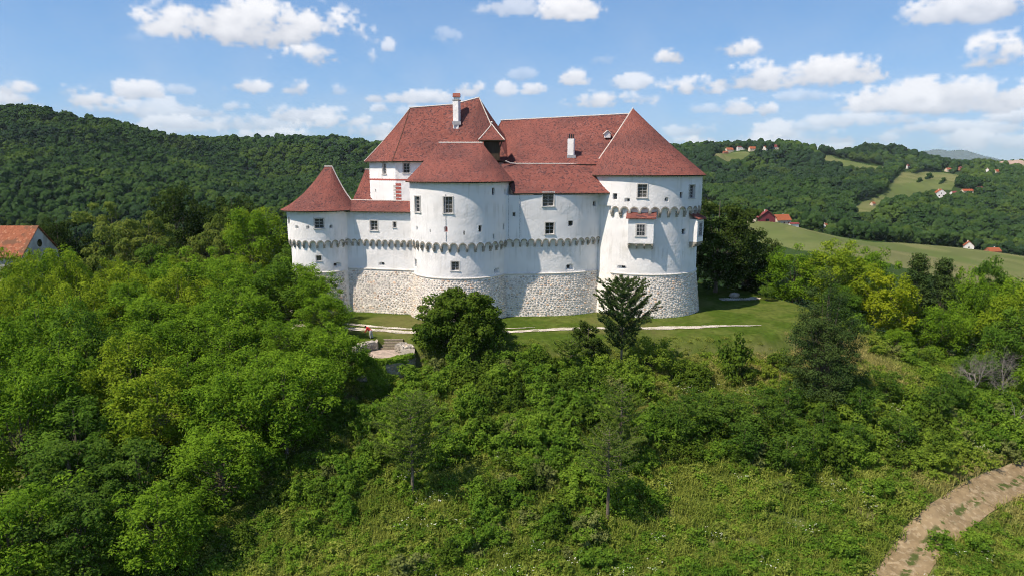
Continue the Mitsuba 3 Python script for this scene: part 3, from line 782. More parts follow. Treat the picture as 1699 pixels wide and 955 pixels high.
# timber dormer with pyramid roof at the end of the middle tower's ridge
k = 'castle__dormer'
L(k, 'little timber dormer with pyramid roof and ball finial beside the middle tower roof')
dc = np.array([-2.75, 95.0])
scene[k + '__timber_wall'] = ply(mfold(mpoly(np.array([(-1.05, -1.0), (1.05, -1.0), (1.05, 1.6), (-1.05, 1.6)]) + dc, 20.4, 23.1)), 'dark_wood')
pk = loft_roof('castle__dormer_roof', np.array([(-1.75, -1.6), (1.75, -1.6), (1.75, 2.0), (-1.75, 2.0)]) + dc, 23.1, [(dc[0], dc[1] + .2, 25.25)], .12, 'pyramid roof of the timber dormer')
for q in ((-1.75, -1.6), (1.75, -1.6)):
    ridge_tiles(pk, hip(np.array(q) + dc, (dc[0], dc[1] + .2, 25.25), 23.1, .12), .07)
m = trimesh.creation.icosphere(subdivisions=2, radius=.16)
m.apply_translation([dc[0], dc[1] + .2, 25.5])
scene[k + '__finial'] = ply(cat_mesh([m, tube([(dc[0], dc[1] + .2, 25.2), (dc[0], dc[1] + .2, 25.5)], .05, 6)]), 'ridge_mortar', smooth=True)
for sx in (-.95, .95):
    scene[uniq(k + '__bracket')] = ply(tube([(dc[0] + sx, dc[1] - .85, 20.9), (dc[0] + sx * 1.2, dc[1] - 1.2, 22.2), (dc[0] + sx * 1.5, dc[1] - 1.45, 23.0)], .09, 5), 'dark_wood')

# chimneys
k = uniq('castle__chimney')
L(k, 'tall white chimney with a small tiled cap on the left hall roof')
cx, cy = -7.95, 101.2
scene[k + '__stack'] = ply(box(cx, cy, 26.8, .84, .84, 4.2, -.35), 'plaster')
scene[k + '__flue_band'] = ply(box(cx, cy, 28.96, .96, .96, .12, -.35), 'cut_stone')
for sx in (-.29, 0, .29):
    scene[uniq(k + '__pier')] = ply(box(cx + sx, cy - .3, 29.2, .18, .2, .36), 'plaster')
    scene[uniq(k + '__pier')] = ply(box(cx + sx, cy + .3, 29.2, .18, .2, .36), 'plaster')
v = np.array([(-.54, -.54, 29.4), (.54, -.54, 29.4), (.54, .54, 29.4), (-.54, .54, 29.4), (-.54, 0, 29.95), (.54, 0, 29.95)]) + [cx, cy, 0]
scene[k + '__cap'] = ply((v, np.array([[0, 1, 5], [0, 5, 4], [2, 3, 4], [2, 4, 5], [3, 0, 4], [1, 2, 5], [0, 3, 2], [0, 2, 1]])), 'cap_tile')
scene[k + '__flashing'] = ply(box(cx, cy - .5, 25.75, 1.25, .14, .5), 'zinc')
k = uniq('castle__chimney')
L(k, 'white chimney with three black pots on the right hall roof')
cx, cy = 8.15, 95.9
scene[k + '__stack'] = ply(box(cx, cy, 21.8, .86, .72, 3.1, -.35), 'plaster')
for sx in (-.3, 0, .3):
    scene[uniq(k + '__pot')] = ply(tube([(cx + sx * .85, cy, 23.34), (cx + sx * .85, cy, 23.95)], .085, 8), 'black_iron')
scene[k + '__flashing'] = ply(box(cx, cy - .45, 20.95, 1.2, .1, .4), 'zinc')
k = 'castle__roof_vent'
L(k, 'small white gabled vent high on the right hall roof')
c0 = np.array([13.5, 99.2, 23.6])
scene[k + '__cheek'] = ply(mfold(mhull(np.array([(-.4, -.5, 0), (.4, -.5, 0), (.4, .9, 0), (-.4, .9, 0), (-.4, -.5, .55), (.4, -.5, .55), (0, -.5, .95), (0, .9, .95), (.4, .9, .55), (-.4, .9, .55)]) + c0)), 'plaster')
for sgn in (-1, 1):
    scene[uniq(k + '__cover')] = ply(mfold(mhull(np.array([(0, -.65, 1.0), (0, 1., 1.0), (0, -.65, 1.06), (0, 1., 1.06), (sgn * .55, -.65, .5), (sgn * .55, 1., .5), (sgn * .55, -.65, .56), (sgn * .55, 1., .56)]) + c0)), 'ridge_mortar')

# oriels of the right tower
def oriel(key, phi, w, z0, z1, out, win, label, side=False):
    L(key, label)
    o, t, n = RT.frame(math.radians(phi), 7.3, 0)
    scene[key + '__bay_wall'] = ply(frame_box(o, t, n, -w / 2, w / 2, -.8, out, z0 + .45, z1), 'plaster')
    z = z0 + .45
    bays = 3
    p = w / bays
    for i in range(bays + 1):
        x = -w / 2 + .12 + (w - .24) * i / bays
        q = [frame_box(o, t, n, x - .12, x + .12, -.6, out - .04, z - .28, z - .002), frame_box(o, t, n, x - .11, x + .11, -.6, out - .3, z - .52, z - .282), frame_box(o, t, n, x - .10, x + .10, -.6, out - .52, z - .74, z - .522)]
        scene[uniq(key + '__corbel')] = ply(cat_mesh(q), 'cut_stone')
    a = [o + t * x + n * d + np.array([0, 0, zz]) for x, d, zz in ((-w / 2 - .28, out + .32, z1 - .02), (w / 2 + .28, out + .32, z1 - .02), (w / 2 + .28, -.3, z1 + .75), (-w / 2 - .28, -.3, z1 + .75),
                                                                   (-w / 2 - .28, out + .32, z1 + .10), (w / 2 + .28, out + .32, z1 + .10), (w / 2 + .28, -.3, z1 + .87), (-w / 2 - .28, -.3, z1 + .87))]
    scene[key + '__lean_to_roof'] = ply(mfold(mhull(a)), 'roof_tile', uv=None)
    zw, ww, hw = win
    window(key + '__window', o + n * out + np.array([0, 0, zw]), t, n, ww, hw, 3, 3, .16, depth=.012)

oriel('castle__oriel', -13.2, 3.25, 9.35, 13.0, 1.0, (11.55, 1.05, 1.5), 'white boxed oriel with red lean-to roof on the front of the right tower')
oriel('castle__oriel_001', 52.0, 2.0, 9.3, 12.75, 1.05, (11.4, .95, 1.7), 'narrow white oriel with red lean-to roof on the right flank of the right tower')

# lightning conductors and downpipes
for pts in ([CT.at(math.radians(-11.8), 6.72)], [RC.frame(.75, .44, 0)[0][:2]], [RC.frame(2.2, .44, 0)[0][:2]]):
    x, y = pts[0]
    scene[uniq('castle__downpipe')] = ply(tube([(x, y, 10.4), (x, y, 16.2 if y < 90 else 16.2)], .03, 5), 'zinc')

# ------------------------------------------------------------------ ground, fields, paths
FIELDS = [
    [(540, 990), (636, 1138), (760, 1296), (850, 1365), (819, 1239), (793, 1198), (643, 1008), (611, 1006), (562, 963), (502, 896), (409, 768), (379, 758), (404, 809), (463, 882), (522, 956)],
    [(600, 1379), (636, 1386), (643, 1346), (666, 1309), (693, 1291), (627, 1168), (595, 1175), (587, 1212), (566, 1259)],
    [(355, 1223), (425, 1385), (449, 1336), (432, 1268), (417, 1250), (373, 1207)],
    [(160, 480), (198, 474), (242, 454), (288, 492), (352, 530), (402, 552), (420, 520), (372, 440), (302, 350), (252, 326), (217, 318), (186, 340), (160, 385), (140, 430), (138, 470)],
    [(230, 825), (240, 798), (226, 759), (212, 763)],
    [(240, 560), (262, 600), (300, 610), (290, 575)],
    [(880, 1330), (960, 1460), (1010, 1470), (930, 1330)],
]
FPOLY = [Polygon(f) for f in FIELDS]

def inside(x, y, poly):
    hit = mi.Float(0)
    for (ax, ay), (bx, by) in zip(poly, poly[1:] + poly[:1]):
        if ay == by:
            continue
        cr = ((ay > y) != (by > y)) & (x < (bx - ax) * (y - ay) / (by - ay) + ax)
        hit = dr.select(cr, 1 - hit, hit)
    return hit

def ground_col(p, n, uv):
    wob = 9 * (fbm(p.x / 22, p.y / 22, 1.0, octaves=2) - 0.5)
    a = fbm(p.x / 3.1, p.y / 3.1, 0.0, octaves=4)
    b = fbm(p.x / 14, p.y / 14, 5.0, octaves=3)
    f = noise(p.x * 4.5, p.y * 4.5, 2.0)
    r = dr.sqrt(dr.square(p.x) + dr.square(p.y - 90))
    # lawn of the castle hill: short grass, worn and drier in patches
    lawn = mix((0.058, 0.094, 0.014), (0.092, 0.118, 0.026), smoothstep(0.35, 0.65, a))
    lawn = lawn * (0.78 + 0.44 * noise(p.x * 2.6, p.y * 2.6, 4.0))
    lawn = mix(lawn, mi.Color3f(0.15, 0.130, 0.058), 0.7 * smoothstep(0.56, 0.74, b) * (0.4 + 0.6 * f))
    rough = mix((0.075, 0.105, 0.022), (0.135, 0.145, 0.05), smoothstep(0.35, 0.7, a))
    rough = mix(rough, mi.Color3f(0.17, 0.145, 0.085), 0.6 * smoothstep(0.55, 0.7, b))
    near = mix(rough, lawn, smoothstep(-1.3, -0.5, p.z))
    floor_ = mix((0.026, 0.050, 0.016), (0.044, 0.074, 0.022), a)
    c = mix(near, floor_, smoothstep(70, 120, r))
    fld = mi.Float(0)
    for q in FIELDS:
        fld = dr.maximum(fld, inside(p.x + wob, p.y + wob * 0.7, q))
    big = fbm(p.x / 60, p.y / 60, 3.0, octaves=3)
    rows = 0.5 + 0.5 * dr.sin((p.x * 0.8 + p.y * 0.6) * 0.9)
    grass = mix((0.108, 0.142, 0.046), (0.165, 0.170, 0.072), smoothstep(0.35, 0.65, big) * (0.75 + 0.25 * rows))
    grass = mix(grass, mi.Color3f(0.10, 0.125, 0.045), 0.6 * smoothstep(0.5, 0.62, fbm(p.x / 17, p.y / 17, 8.0, octaves=2)))
    grass = mix(grass, mi.Color3f(0.17, 0.155, 0.085), 0.35 * smoothstep(0.62, 0.74, fbm(p.x / 33, p.y / 90, 6.0, octaves=3)))
    return mix(c, grass, fld)

scene['ground_bsdf'] = bump({'type': 'diffuse', 'reflectance': proc(ground_col)}, lambda p, n, uv: 0.10 * fbm(p.x * 2.2, p.y * 2.2, 0.0, octaves=3), 1.0, 0.05)
ground_v = grid_mesh(0, len(GX), 0, len(GY))
scene['ground'] = ply(ground_v, 'ground_bsdf', smooth=True)
L('ground', 'grassy castle hill and the wooded valley and hills around it', kind='structure')

def strip(line, width, lift, wobble, seed, step=.35, cross=5, taper=(0, 0)):
    """A ribbon of ground draped over the terrain along a line, with uneven edges."""
    ls = LineString(line)
    s = np.arange(0, ls.length, step)
    p = np.array([ls.interpolate(x).coords[0] for x in s])
    for _ in range(6):
        p[1:-1] = (p[:-2] + p[1:-1] * 2 + p[2:]) / 4
    t = np.gradient(p, axis=0)
    t /= np.linalg.norm(t, axis=1, keepdims=True)
    nrm = np.stack([-t[:, 1], t[:, 0]], -1)
    def edge(k):
        q = np.stack([s * .55, s * 0 + k * 9.7, s * 0 + seed], -1)
        return (meshkit.fbm(q, 4, seed) - .5) * 2 * wobble
    w = width / 2 * np.clip(np.minimum((s + .3) / max(taper[0], 1e-6), (ls.length - s) / max(taper[1], 1e-6)), .15, 1)
    a, b = -w + edge(0) * w, w + edge(1) * w
    u = np.linspace(0, 1, cross)
    off = a[:, None] * (1 - u) + b[:, None] * u
    xy = p[:, None] + nrm[:, None] * off[..., None]
    z = gz(xy[..., 0], xy[..., 1]) + lift
    v = np.concatenate([xy, z[..., None]], -1).reshape(-1, 3)
    i, j = np.meshgrid(np.arange(len(s) - 1), np.arange(cross - 1), indexing='ij')
    f = np.stack([i * cross + j, i * cross + j + 1, (i + 1) * cross + j + 1, (i + 1) * cross + j], -1).reshape(-1, 4)
    uv = np.stack([np.broadcast_to(s[:, None], off.shape), np.broadcast_to(u[None], off.shape)], -1).reshape(-1, 2)
    return (v, f[:, ::-1]), uv

def gravel_col(p, n, uv):
    a = fbm(p.x * 2.0, p.y * 2.0, 0.0, octaves=4)
    c = mix((0.56, 0.52, 0.45), (0.42, 0.38, 0.31), smoothstep(0.35, 0.65, a))
    return mix(c, mi.Color3f(0.16, 0.17, 0.07), 0.75 * smoothstep(0.60, 0.68, fbm(p.x * 1.1, p.y * 1.6, 7.0, octaves=4)))
scene['gravel'] = bump({'type': 'diffuse', 'reflectance': proc(gravel_col)}, lambda p, n, uv: 0.04 * fbm(p.x * 6, p.y * 6, 0.0, octaves=2), 1.0, 0.02)
def soil_col(p, n, uv):
    a = fbm(p.x * 1.3, p.y * 1.3, 0.0, octaves=4)
    c = mix((0.265, 0.202, 0.118), (0.215, 0.162, 0.092), smoothstep(0.3, 0.68, a))
    c = mix(c, mi.Color3f(0.34, 0.275, 0.18), smoothstep(0.55, 0.75, fbm(p.x * 4, p.y * 4, 3.0, octaves=2)) * 0.7)
    mid = smoothstep(0.17, 0.05, dr.abs(uv.y - 0.44 + 0.10 * (fbm(uv.x * 0.7, 2.0, 0.0, octaves=2) - 0.5)))
    c = c * (0.90 + 0.20 * noise(p.x * 3.3, p.y * 3.3, 4.0))
    return mix(c, mi.Color3f(0.075, 0.095, 0.03), mid * smoothstep(0.44, 0.58, fbm(p.x * 2.4, p.y * 2.4, 9.0, octaves=3)))
scene['bare_soil'] = bump({'type': 'diffuse', 'reflectance': proc(soil_col)}, lambda p, n, uv: 0.12 * fbm(p.x * 2.6, p.y * 2.6, 0.0, octaves=4), 1.0, 0.03)

PATHS = [([(-30, 87.5), (-22.19, 84.76), (-19.74, 84.08), (-17.26, 83.09), (-13.99, 81.9), (-10.87, 81.2), (-4, 81.2), (3, 82.2)], .85, 1),
         ([(-31, 85), (-20.78, 82.11), (-18.41, 81.47), (-15.29, 80.54), (-11.47, 79.5), (-5, 79.6), (0.04, 80.0), (4.89, 81.1), (11.17, 81.95), (17.73, 82.5), (23.18, 82.7), (26.01, 83.3), (31.5, 83.6)], 1.25, 2)]
for line, wd, sd in PATHS:
    m, uv = strip(line, wd, .05, .75, sd, taper=(0, 7))
    k = put('gravel_path', m, 'gravel', smooth=True, uv=uv, label='pale gravel wheel track crossing the lawn below the castle', kind='structure')
m, uv = strip([(37.5, 102.5), (36, 101.2), (31, 101.0)], 1.5, .05, .7, 9)
put('gravel_path', m, 'gravel', smooth=True, uv=uv, kind='structure')
TRACK = [(20, 34), (24.5, 41.5), (27.12, 44.43), (28.91, 46.15), (32.35, 49.56), (34.73, 51.22), (38.18, 53.57), (42.77, 56.55), (47.31, 59.12), (52.77, 61.73), (64.97, 67.0), (80, 72)]
TRACK_LINE = LineString(TRACK)
m, uv = strip(TRACK, 3.0, .06, .09, 5, cross=9)
put('dirt_track', m, 'bare_soil', smooth=True, uv=uv, label='brown bare earth farm track curving up the meadow', kind='structure')

# ------------------------------------------------------------------ round bastion ruin with steps, ivy later
BC, BR = np.array([-14.2, 72.9]), 3.45
bastion = 'bastion'
L(bastion, 'round ruined stone bastion with a low parapet and steps below the lawn', 'bastion')
BZ = -0.95                                                           # its paved floor
scene[bastion + '__drum'] = ply(mfold(mcyl(BC, -6.0, BZ - .05, BR + .12, BR)), 'old_mortar', smooth=30)
Bs = Round(*BC)
mesh, col = rubble(lambda s, z, o: (*Bs.at(s / BR, BR + .03 + o), z), -1.9 * BR, 1.9 * BR, -4.8, BZ - .08, 31, du=.5, dz=.34, warm=(.44, .40, .33), cool=(.30, .28, .24))
scene[bastion + '__drum_stones'] = ply(mesh, 'vertex_stone', color=col)
L(bastion + '__drum_stones', kind='stuff')
def paving_col(p, n, uv):
    return mix((0.44, 0.36, 0.30), (0.32, 0.27, 0.22), smoothstep(0.35, 0.65, fbm(p.x * 2.5, p.y * 2.5, 0.0, octaves=3)))
scene['paving'] = bump({'type': 'diffuse', 'reflectance': proc(paving_col)}, lambda p, n, uv: 0.03 * fbm(p.x * 5, p.y * 5, 0.0, octaves=2), 1.0, 0.02)
scene[bastion + '__floor'] = ply(mfold(mcyl(BC, BZ - .06, BZ, BR - .3, BR - .3)), 'paving', smooth=30)
def parapet(a0, a1, r0, r1, h0, h1, seed, n=18):
    """A ruined stretch of ring wall with an uneven top; angles as in Round."""
    rng = np.random.default_rng(seed)
    a = np.linspace(a0, a1, n)
    hs = np.interp(np.linspace(0, 1, n), np.linspace(0, 1, len(h0)), h0) + rng.normal(0, .05, n)
    V = []
    for i in range(n):
        po, pi = Bs.at(a[i], r1), Bs.at(a[i], r0)
        V += [(po[0], po[1], BZ - .3), (po[0], po[1], BZ + hs[i]), (*(po * .65 + pi * .35), BZ + hs[i] + .07), (pi[0], pi[1], BZ + hs[i] - .03), (pi[0], pi[1], BZ - .3)]
    F = []
    for i in range(n - 1):
        for q in range(4):
            F.append((i * 5 + q, (i + 1) * 5 + q, (i + 1) * 5 + q + 1, i * 5 + q + 1))
    e = (n - 1) * 5
    V, F = np.array(V), np.array(F)
    tri = np.vstack([F[:, [0, 2, 1]], F[:, [0, 3, 2]], [[0, 1, 2], [0, 2, 3], [0, 3, 4], [e, e + 2, e + 1], [e, e + 3, e + 2], [e, e + 4, e + 3]]])
    return V, tri
scene[bastion + '__parapet'] = ply(parapet(-2.75, -1.30, BR - .75, BR + .02, [1.0, 1.05, 1.0, .9, .6, .3], 0, 3), 'old_mortar')
scene[bastion + '__parapet_001'] = ply(parapet(1.15, 2.62, BR - 1.5, BR + .02, [.1, .45, .75, .8, .8], 0, 4), 'old_mortar')
scene[bastion + '__parapet_002'] = ply(parapet(-1.28, 1.14, BR - .55, BR + .02, [.12, .0, .1, .02, .06], 0, 5), 'old_mortar')
for a0, a1, rr, hh, sd in ((-2.70, -1.34, BR - .75, .85, 41), (1.5, 2.58, BR - 1.5, .6, 42)):
    mesh, col = rubble(lambda s, z, o: (*Bs.at(s / BR, rr - .02 - o), z), a0 * BR, a1 * BR, BZ + .02, BZ + hh, sd, du=.42, dz=.26, warm=(.42, .38, .31), cool=(.30, .28, .25))
    mesh = (mesh[0], mesh[1][:, ::-1])
    k = uniq(bastion + '__parapet_stones')
    scene[k] = ply(mesh, 'vertex_stone', color=col)
    L(k, kind='stuff')
for a0, a1, r0, r1, hh, sd in ((1.75, 2.58, BR - 1.42, BR - .05, .80, 43), (-2.6, -1.4, BR - .68, BR - .05, .98, 44)):
    n0 = a1 - a0
    mesh, col = rubble(lambda s, z, o: (*Bs.at(s / BR, z), BZ + hh + .03 + o), a0 * BR, a1 * BR, r0, r1, sd, du=.45, dz=.33, warm=(.56, .52, .46), cool=(.40, .375, .34), proud=.06)
    k = uniq(bastion + '__coping_stones')
    scene[k] = ply(mesh, 'vertex_stone', color=col)
    L(k, kind='stuff')
for i in range(4):                                                   # four steps of squared logs and stone down from the lawn
    y0 = BC[1] + 2.6 + i * .50
    scene[uniq(bastion + '__step')] = ply(box(BC[0] + .35, y0 + .25, BZ + .10 + i * .20, 2.35, .30, .22), 'weathered_wood')
    scene[uniq(bastion + '__tread')] = ply(box(BC[0] + .35, y0 + .49, BZ + .085 + i * .20, 2.3, .18, .2), 'ground_bsdf')

# ------------------------------------------------------------------ person bending over in a red top beside the bastion
def capsules(joints, bones, edge=.035, it=6):
    M = m3.Manifold()
    for a, b in bones:
        (pa, ra), (pb, rb) = joints[a], joints[b]
        M = M + (m3.Manifold.sphere(ra, 14).translate(list(pa)) + m3.Manifold.sphere(rb, 14).translate(list(pb))).hull()
    M = M.refine_to_length(edge)
    v, f = mfold(M)
    t = trimesh.Trimesh(v, f)
    trimesh.smoothing.filter_taubin(t, iterations=it)
    return t
scene['skin'] = diffuse(rgb(.42, .27, .20))
scene['red_cloth'] = {'type': 'twosided', 'b': {'type': 'principled', 'base_color': rgb(.55, .035, .03), 'roughness': .8, 'sheen': .4}}
scene['pale_cloth'] = diffuse(rgb(.50, .50, .52))
scene['dark_hair'] = diffuse(rgb(.02, .014, .01))
scene['dark_shoe'] = diffuse(rgb(.03, .03, .035))
px_, py_ = -16.5, 76.9
pz_ = float(gz(px_, py_))
def J(x, y, z, r): return ((px_ + x, py_ + y, pz_ + z), r)
j = {'hip': J(.16, .0, .92, .135), 'chest': J(-.18, -.06, 1.22, .155), 'neck': J(-.30, -.07, 1.30, .06), 'shl': J(-.22, -.22, 1.26, .075), 'shr': J(-.22, .10, 1.26, .075),
     'ell': J(-.32, -.26, .99, .05), 'elr': J(-.34, .12, .99, .05), 'wrl': J(-.46, -.20, .80, .036), 'wrr': J(-.48, .08, .80, .036),
     'hil': J(.17, -.10, .90, .115), 'hir': J(.17, .10, .90, .115), 'knl': J(.10, -.13, .50, .07), 'knr': J(.24, .12, .50, .07), 'anl': J(.16, -.13, .09, .045), 'anr': J(.34, .12, .09, .045),
     'head': J(-.42, -.08, 1.36, .105), 'crown': J(-.46, -.08, 1.42, .098), 'chin': J(-.47, -.09, 1.29, .06)}
L('person', 'person in red top and pale trousers bending forward on the lawn above the bastion', 'person')
scene['person'] = ply(capsules(j, [('neck', 'head'), ('head', 'crown'), ('head', 'chin'), ('neck', 'chest'), ('chest', 'hip'), ('chest', 'shl'), ('chest', 'shr'), ('shl', 'ell'), ('shr', 'elr'), ('ell', 'wrl'), ('elr', 'wrr'), ('hip', 'hil'), ('hip', 'hir'), ('hil', 'knl'), ('hir', 'knr'), ('knl', 'anl'), ('knr', 'anr')]), 'skin', smooth=True)
def fat(d, q): return {k: (p, r + q) for k, (p, r) in d.items()}
scene['person__jacket'] = ply(capsules(fat(j, .028), [('chest', 'hip'), ('chest', 'shl'), ('chest', 'shr'), ('shl', 'ell'), ('shr', 'elr'), ('ell', 'wrl'), ('elr', 'wrr'), ('shl', 'shr'), ('chest', 'neck')]), 'red_cloth', smooth=True)
scene['person__trousers'] = ply(capsules(fat(j, .02), [('hil', 'hir'), ('hil', 'knl'), ('hir', 'knr'), ('knl', 'anl'), ('knr', 'anr')]), 'pale_cloth', smooth=True)
h = j['head'][0]
m = trimesh.creation.icosphere(subdivisions=2, radius=1.0)
m.apply_transform(np.diag([.125, .125, .115, 1]))
m.apply_translation([h[0] + .0, h[1] + .0, h[2] + .045])
scene['person__hair'] = ply(m, 'dark_hair', smooth=True)
for s_, w_ in (('l', 'anl'), ('r', 'anr')):
    q = j[w_][0]
    scene[uniq('person__shoe')] = ply(mfold((m3.Manifold.sphere(.055, 12).translate([q[0] + .03, q[1], pz_ + .05]) + m3.Manifold.sphere(.045, 12).translate([q[0] - .17, q[1], pz_ + .04])).hull()), 'dark_shoe', smooth=True)
    wr = j['wr' + s_][0]
    M = m3.Manifold()
    M = M + (m3.Manifold.sphere(.032, 10).translate([wr[0] - .01, wr[1], wr[2] - .02]) + m3.Manifold.sphere(.03, 10).translate([wr[0] - .03, wr[1], wr[2] - .09])).hull()
    for fi, (fy, fl) in enumerate(((-.028, .065), (-.010, .075), (.009, .07), (.026, .055))):
        M = M + (m3.Manifold.sphere(.010, 8).translate([wr[0] - .03, wr[1] + fy, wr[2] - .10]) + m3.Manifold.sphere(.008, 8).translate([wr[0] - .02, wr[1] + fy, wr[2] - .11 - fl])).hull()
    M = M + (m3.Manifold.sphere(.011, 8).translate([wr[0] + .005, wr[1] - .03, wr[2] - .05]) + m3.Manifold.sphere(.009, 8).translate([wr[0] + .02, wr[1] - .05, wr[2] - .11])).hull()
    scene[uniq('person__hand')] = ply(mfold(M), 'skin', smooth=True)

# boulder on the lawn
m = trimesh.creation.icosphere(subdivisions=3, radius=1.0)
v = np.array(m.vertices)
v *= (0.75 + .55 * meshkit.fbm(v * 1.7 + 5, 3, 2))[:, None]
scene['boulder'] = ply((v * [.75, .5, .45] + [34.0, 102.6, .25], np.array(m.faces)), 'cut_stone', smooth=40)
L('boulder', 'pale grey boulder lying on the lawn beside the dark tree right of the castle', 'boulder')

# ------------------------------------------------------------------ houses
def house(key, x, y, L_, W_, wall_h, roof_h, rot, wall, roof, label, group=None, wins=(), over=.4, chimney=True, z=None, cat='house'):
    """A gabled house: ridge along its length L_; rot turns it about z. wins: (side, along, z, w, h), side 0 = long front, 1 = right gable, 2 = left gable."""
    key = uniq(key)
    L(key, label, cat, group)
    c, s = math.cos(rot), math.sin(rot)
    z0 = float(gz(x, y)) if z is None else z
    def W(p):
        p = np.asarray(p, float).reshape(-1, 3)
        return np.stack([x + p[:, 0] * c - p[:, 1] * s, y + p[:, 0] * s + p[:, 1] * c, z0 + p[:, 2]], -1)
    a, b = L_ / 2, W_ / 2
    scene[key + '__wall'] = ply(mfold(mhull(W([(sx * a, sy * b, zz) for sx in (-1, 1) for sy in (-1, 1) for zz in (-4, wall_h)] + [(sx * a, 0, wall_h + roof_h) for sx in (-1, 1)]))), wall)
    k = roof_h / b
    rf = []
    for sy in (-1, 1):
        p = [(sx * (a + over), sy * (b + over), wall_h - over * k + d) for sx in (-1, 1) for d in (.03, .2)] + [(sx * (a + over), 0, wall_h + roof_h + d) for sx in (-1, 1) for d in (.03, .2)]
        rf.append(W(p)[[0, 2, 6, 4, 1, 3, 7, 5]])
    for sy, r in zip((-1, 1), rf):
        f = np.array([[4, 5, 6, 7], [3, 2, 1, 0], [0, 1, 5, 4], [1, 2, 6, 5], [2, 3, 7, 6], [3, 0, 4, 7]])
        slope = math.hypot(b + over, (b + over) * k)
        uv = np.array([(0, 0), (L_, 0), (L_, slope), (0, slope)] * 2)
        scene[uniq(key + '__roof')] = ply((r, f if sy < 0 else f[:, ::-1]), roof, uv=uv)
    if chimney:
        q = W([(a * .35, b * .25, wall_h + roof_h * .75)])[0]
        scene[uniq(key + '__chimney')] = ply(box(*(q + [0, 0, .5]), .6, .6, 1.9, rot), 'old_plaster')
    for side, u, zz, w, hh in wins:
        if side == 0:
            p = [(u + i * w / 2, -b - d, zz + jj * hh / 2) for i in (-1, 1) for d in (-.1, .04) for jj in (-1, 1)]
        else:
            sg = 1 if side == 1 else -1
            p = [(sg * (a + d), u + i * w / 2, zz + jj * hh / 2) for i in (-1, 1) for d in (-.1, .04) for jj in (-1, 1)]
        scene[uniq(key + '__window')] = ply(mfold(mhull(W(p))), 'window_glass')
    return key

scene['white_wall'] = diffuse(rgb(.72, .71, .68))
scene['cream_wall'] = diffuse(rgb(.62, .54, .42))
scene['grey_wall'] = diffuse(proc(lambda p, n, uv: mix((0.56, 0.56, 0.54), (0.40, 0.39, 0.36), smoothstep(0.4, 0.7, fbm(p.x, p.y, p.z * 0.5, octaves=3)))))
scene['brick_wall'] = diffuse(rgb(.36, .17, .12))
scene['wine_wall'] = diffuse(rgb(.15, .04, .05))
scene['orange_tile'] = diffuse(proc(lambda p, n, uv: mix((0.36, 0.115, 0.055), (0.26, 0.085, 0.045), fbm(p.x * 0.8, p.y * 0.8, p.z * 0.8, octaves=3))))
scene['wine_tile'] = diffuse(rgb(.20, .055, .055))

# old house behind the left wood
k = house('old_house', -82.5, 110.2, 11.5, 9.4, 5.75, 4.3, .03, 'grey_wall', 'old_roof_tile', 'old house with mottled orange tile roof and grey white gable at the left edge', wins=((1, .9, 4.4, .95, 2.0), (1, -2.6, 6.3, .35, .5)), over=.3, chimney=False, z=0.0)
c = np.array([-76.74 - .02, 110.5, 7.4])
ring = [(c[0] + .06, c[1] + .55 * math.cos(t), c[2] + .62 * math.sin(t)) for t in np.linspace(0, 2 * math.pi, 17)[:-1]]
scene[k + '__oculus'] = ply(mfold(mhull(ring + [(p[0] - .12, p[1], p[2]) for p in ring])), 'window_glass')

hw = lambda n, zz=1.6, L_=9: tuple((0, -L_ / 2 + L_ * (i + .5) / n, zz, 1.0, 1.2) for i in range(n))
gable = ((1, -1.2, 1.6, .9, 1.2), (1, 1.2, 1.6, .9, 1.2))
house('wine_red_house', 177, 476, 9, 10.5, 3.2, 4.4, 1.35, 'wine_wall', 'wine_tile', 'wine red gabled barn, leftmost building at the top of the valley meadow', over=.9, wins=((2, 0, 1.2, 2.2, 1.6),), cat='barn')
house('farmhouse', 191, 486, 11, 8, 3.6, 3.6, .25, 'cream_wall', 'orange_tile', 'cream farmhouse with orange roof right of the wine red barn on the meadow', wins=hw(3, 1.7, 11))
house('farmhouse', 172, 492, 9, 7, 5.0, 2.6, 1.2, 'cream_wall', 'orange_tile', 'orange roofed house rising behind the wine red barn', wins=())
house('farm_shed', 197, 478, 6, 3.2, 1.9, .8, .1, 'white_wall', 'wine_tile', 'low white shed with dark red roof at the right end of the farm', chimney=False, cat='shed')
house('cottage', 318, 694, 6.5, 7, 3.6, 3.0, .9, 'white_wall', 'orange_tile', 'small cottage with red roof alone at the wood edge beyond the meadow', wins=((2, 0, 1.6, 1.2, 1.2),))
house('cottage', 354, 527, 6.5, 6.5, 3.0, 3.2, 1.1, 'white_wall', 'orange_tile', 'white cottage with steep gable at the far right rim of the meadow', wins=((2, 0, 1.7, 1, 1.2),))
house('cottage', 388, 548, 10, 6, 3.2, 2.6, .1, 'brick_wall', 'orange_tile', 'brick cottage with long orange roof, rightmost building beyond the meadow', wins=hw(3))
house('white_house', 612, 985, 13, 12, 6, 5.0, 1.3, 'white_wall', 'orange_tile', 'large white gabled house at the lower edge of the hill pasture', wins=((2, -2.5, 2, 1.5, 1.6), (2, 2.5, 2, 1.5, 1.6), (2, 0, 5.2, 1.5, 1.6)))
house('white_house', 636, 992, 8, 6, 3.0, 2.0, .2, 'white_wall', 'wine_tile', 'low white annex just right of the large white hill house', wins=hw(3, 1.6, 8), chimney=False)
house('long_shed', 660, 1000, 16, 7, 3.0, 2.6, .15, 'cream_wall', 'orange_tile', 'long orange roofed shed right of the white hill houses', chimney=False, cat='shed')
house('long_shed', 694, 1024, 10, 6, 3.0, 2.2, .35, 'cream_wall', 'wine_tile', 'small shed with dull red roof at the right end of the hill hamlet', chimney=False, cat='shed')
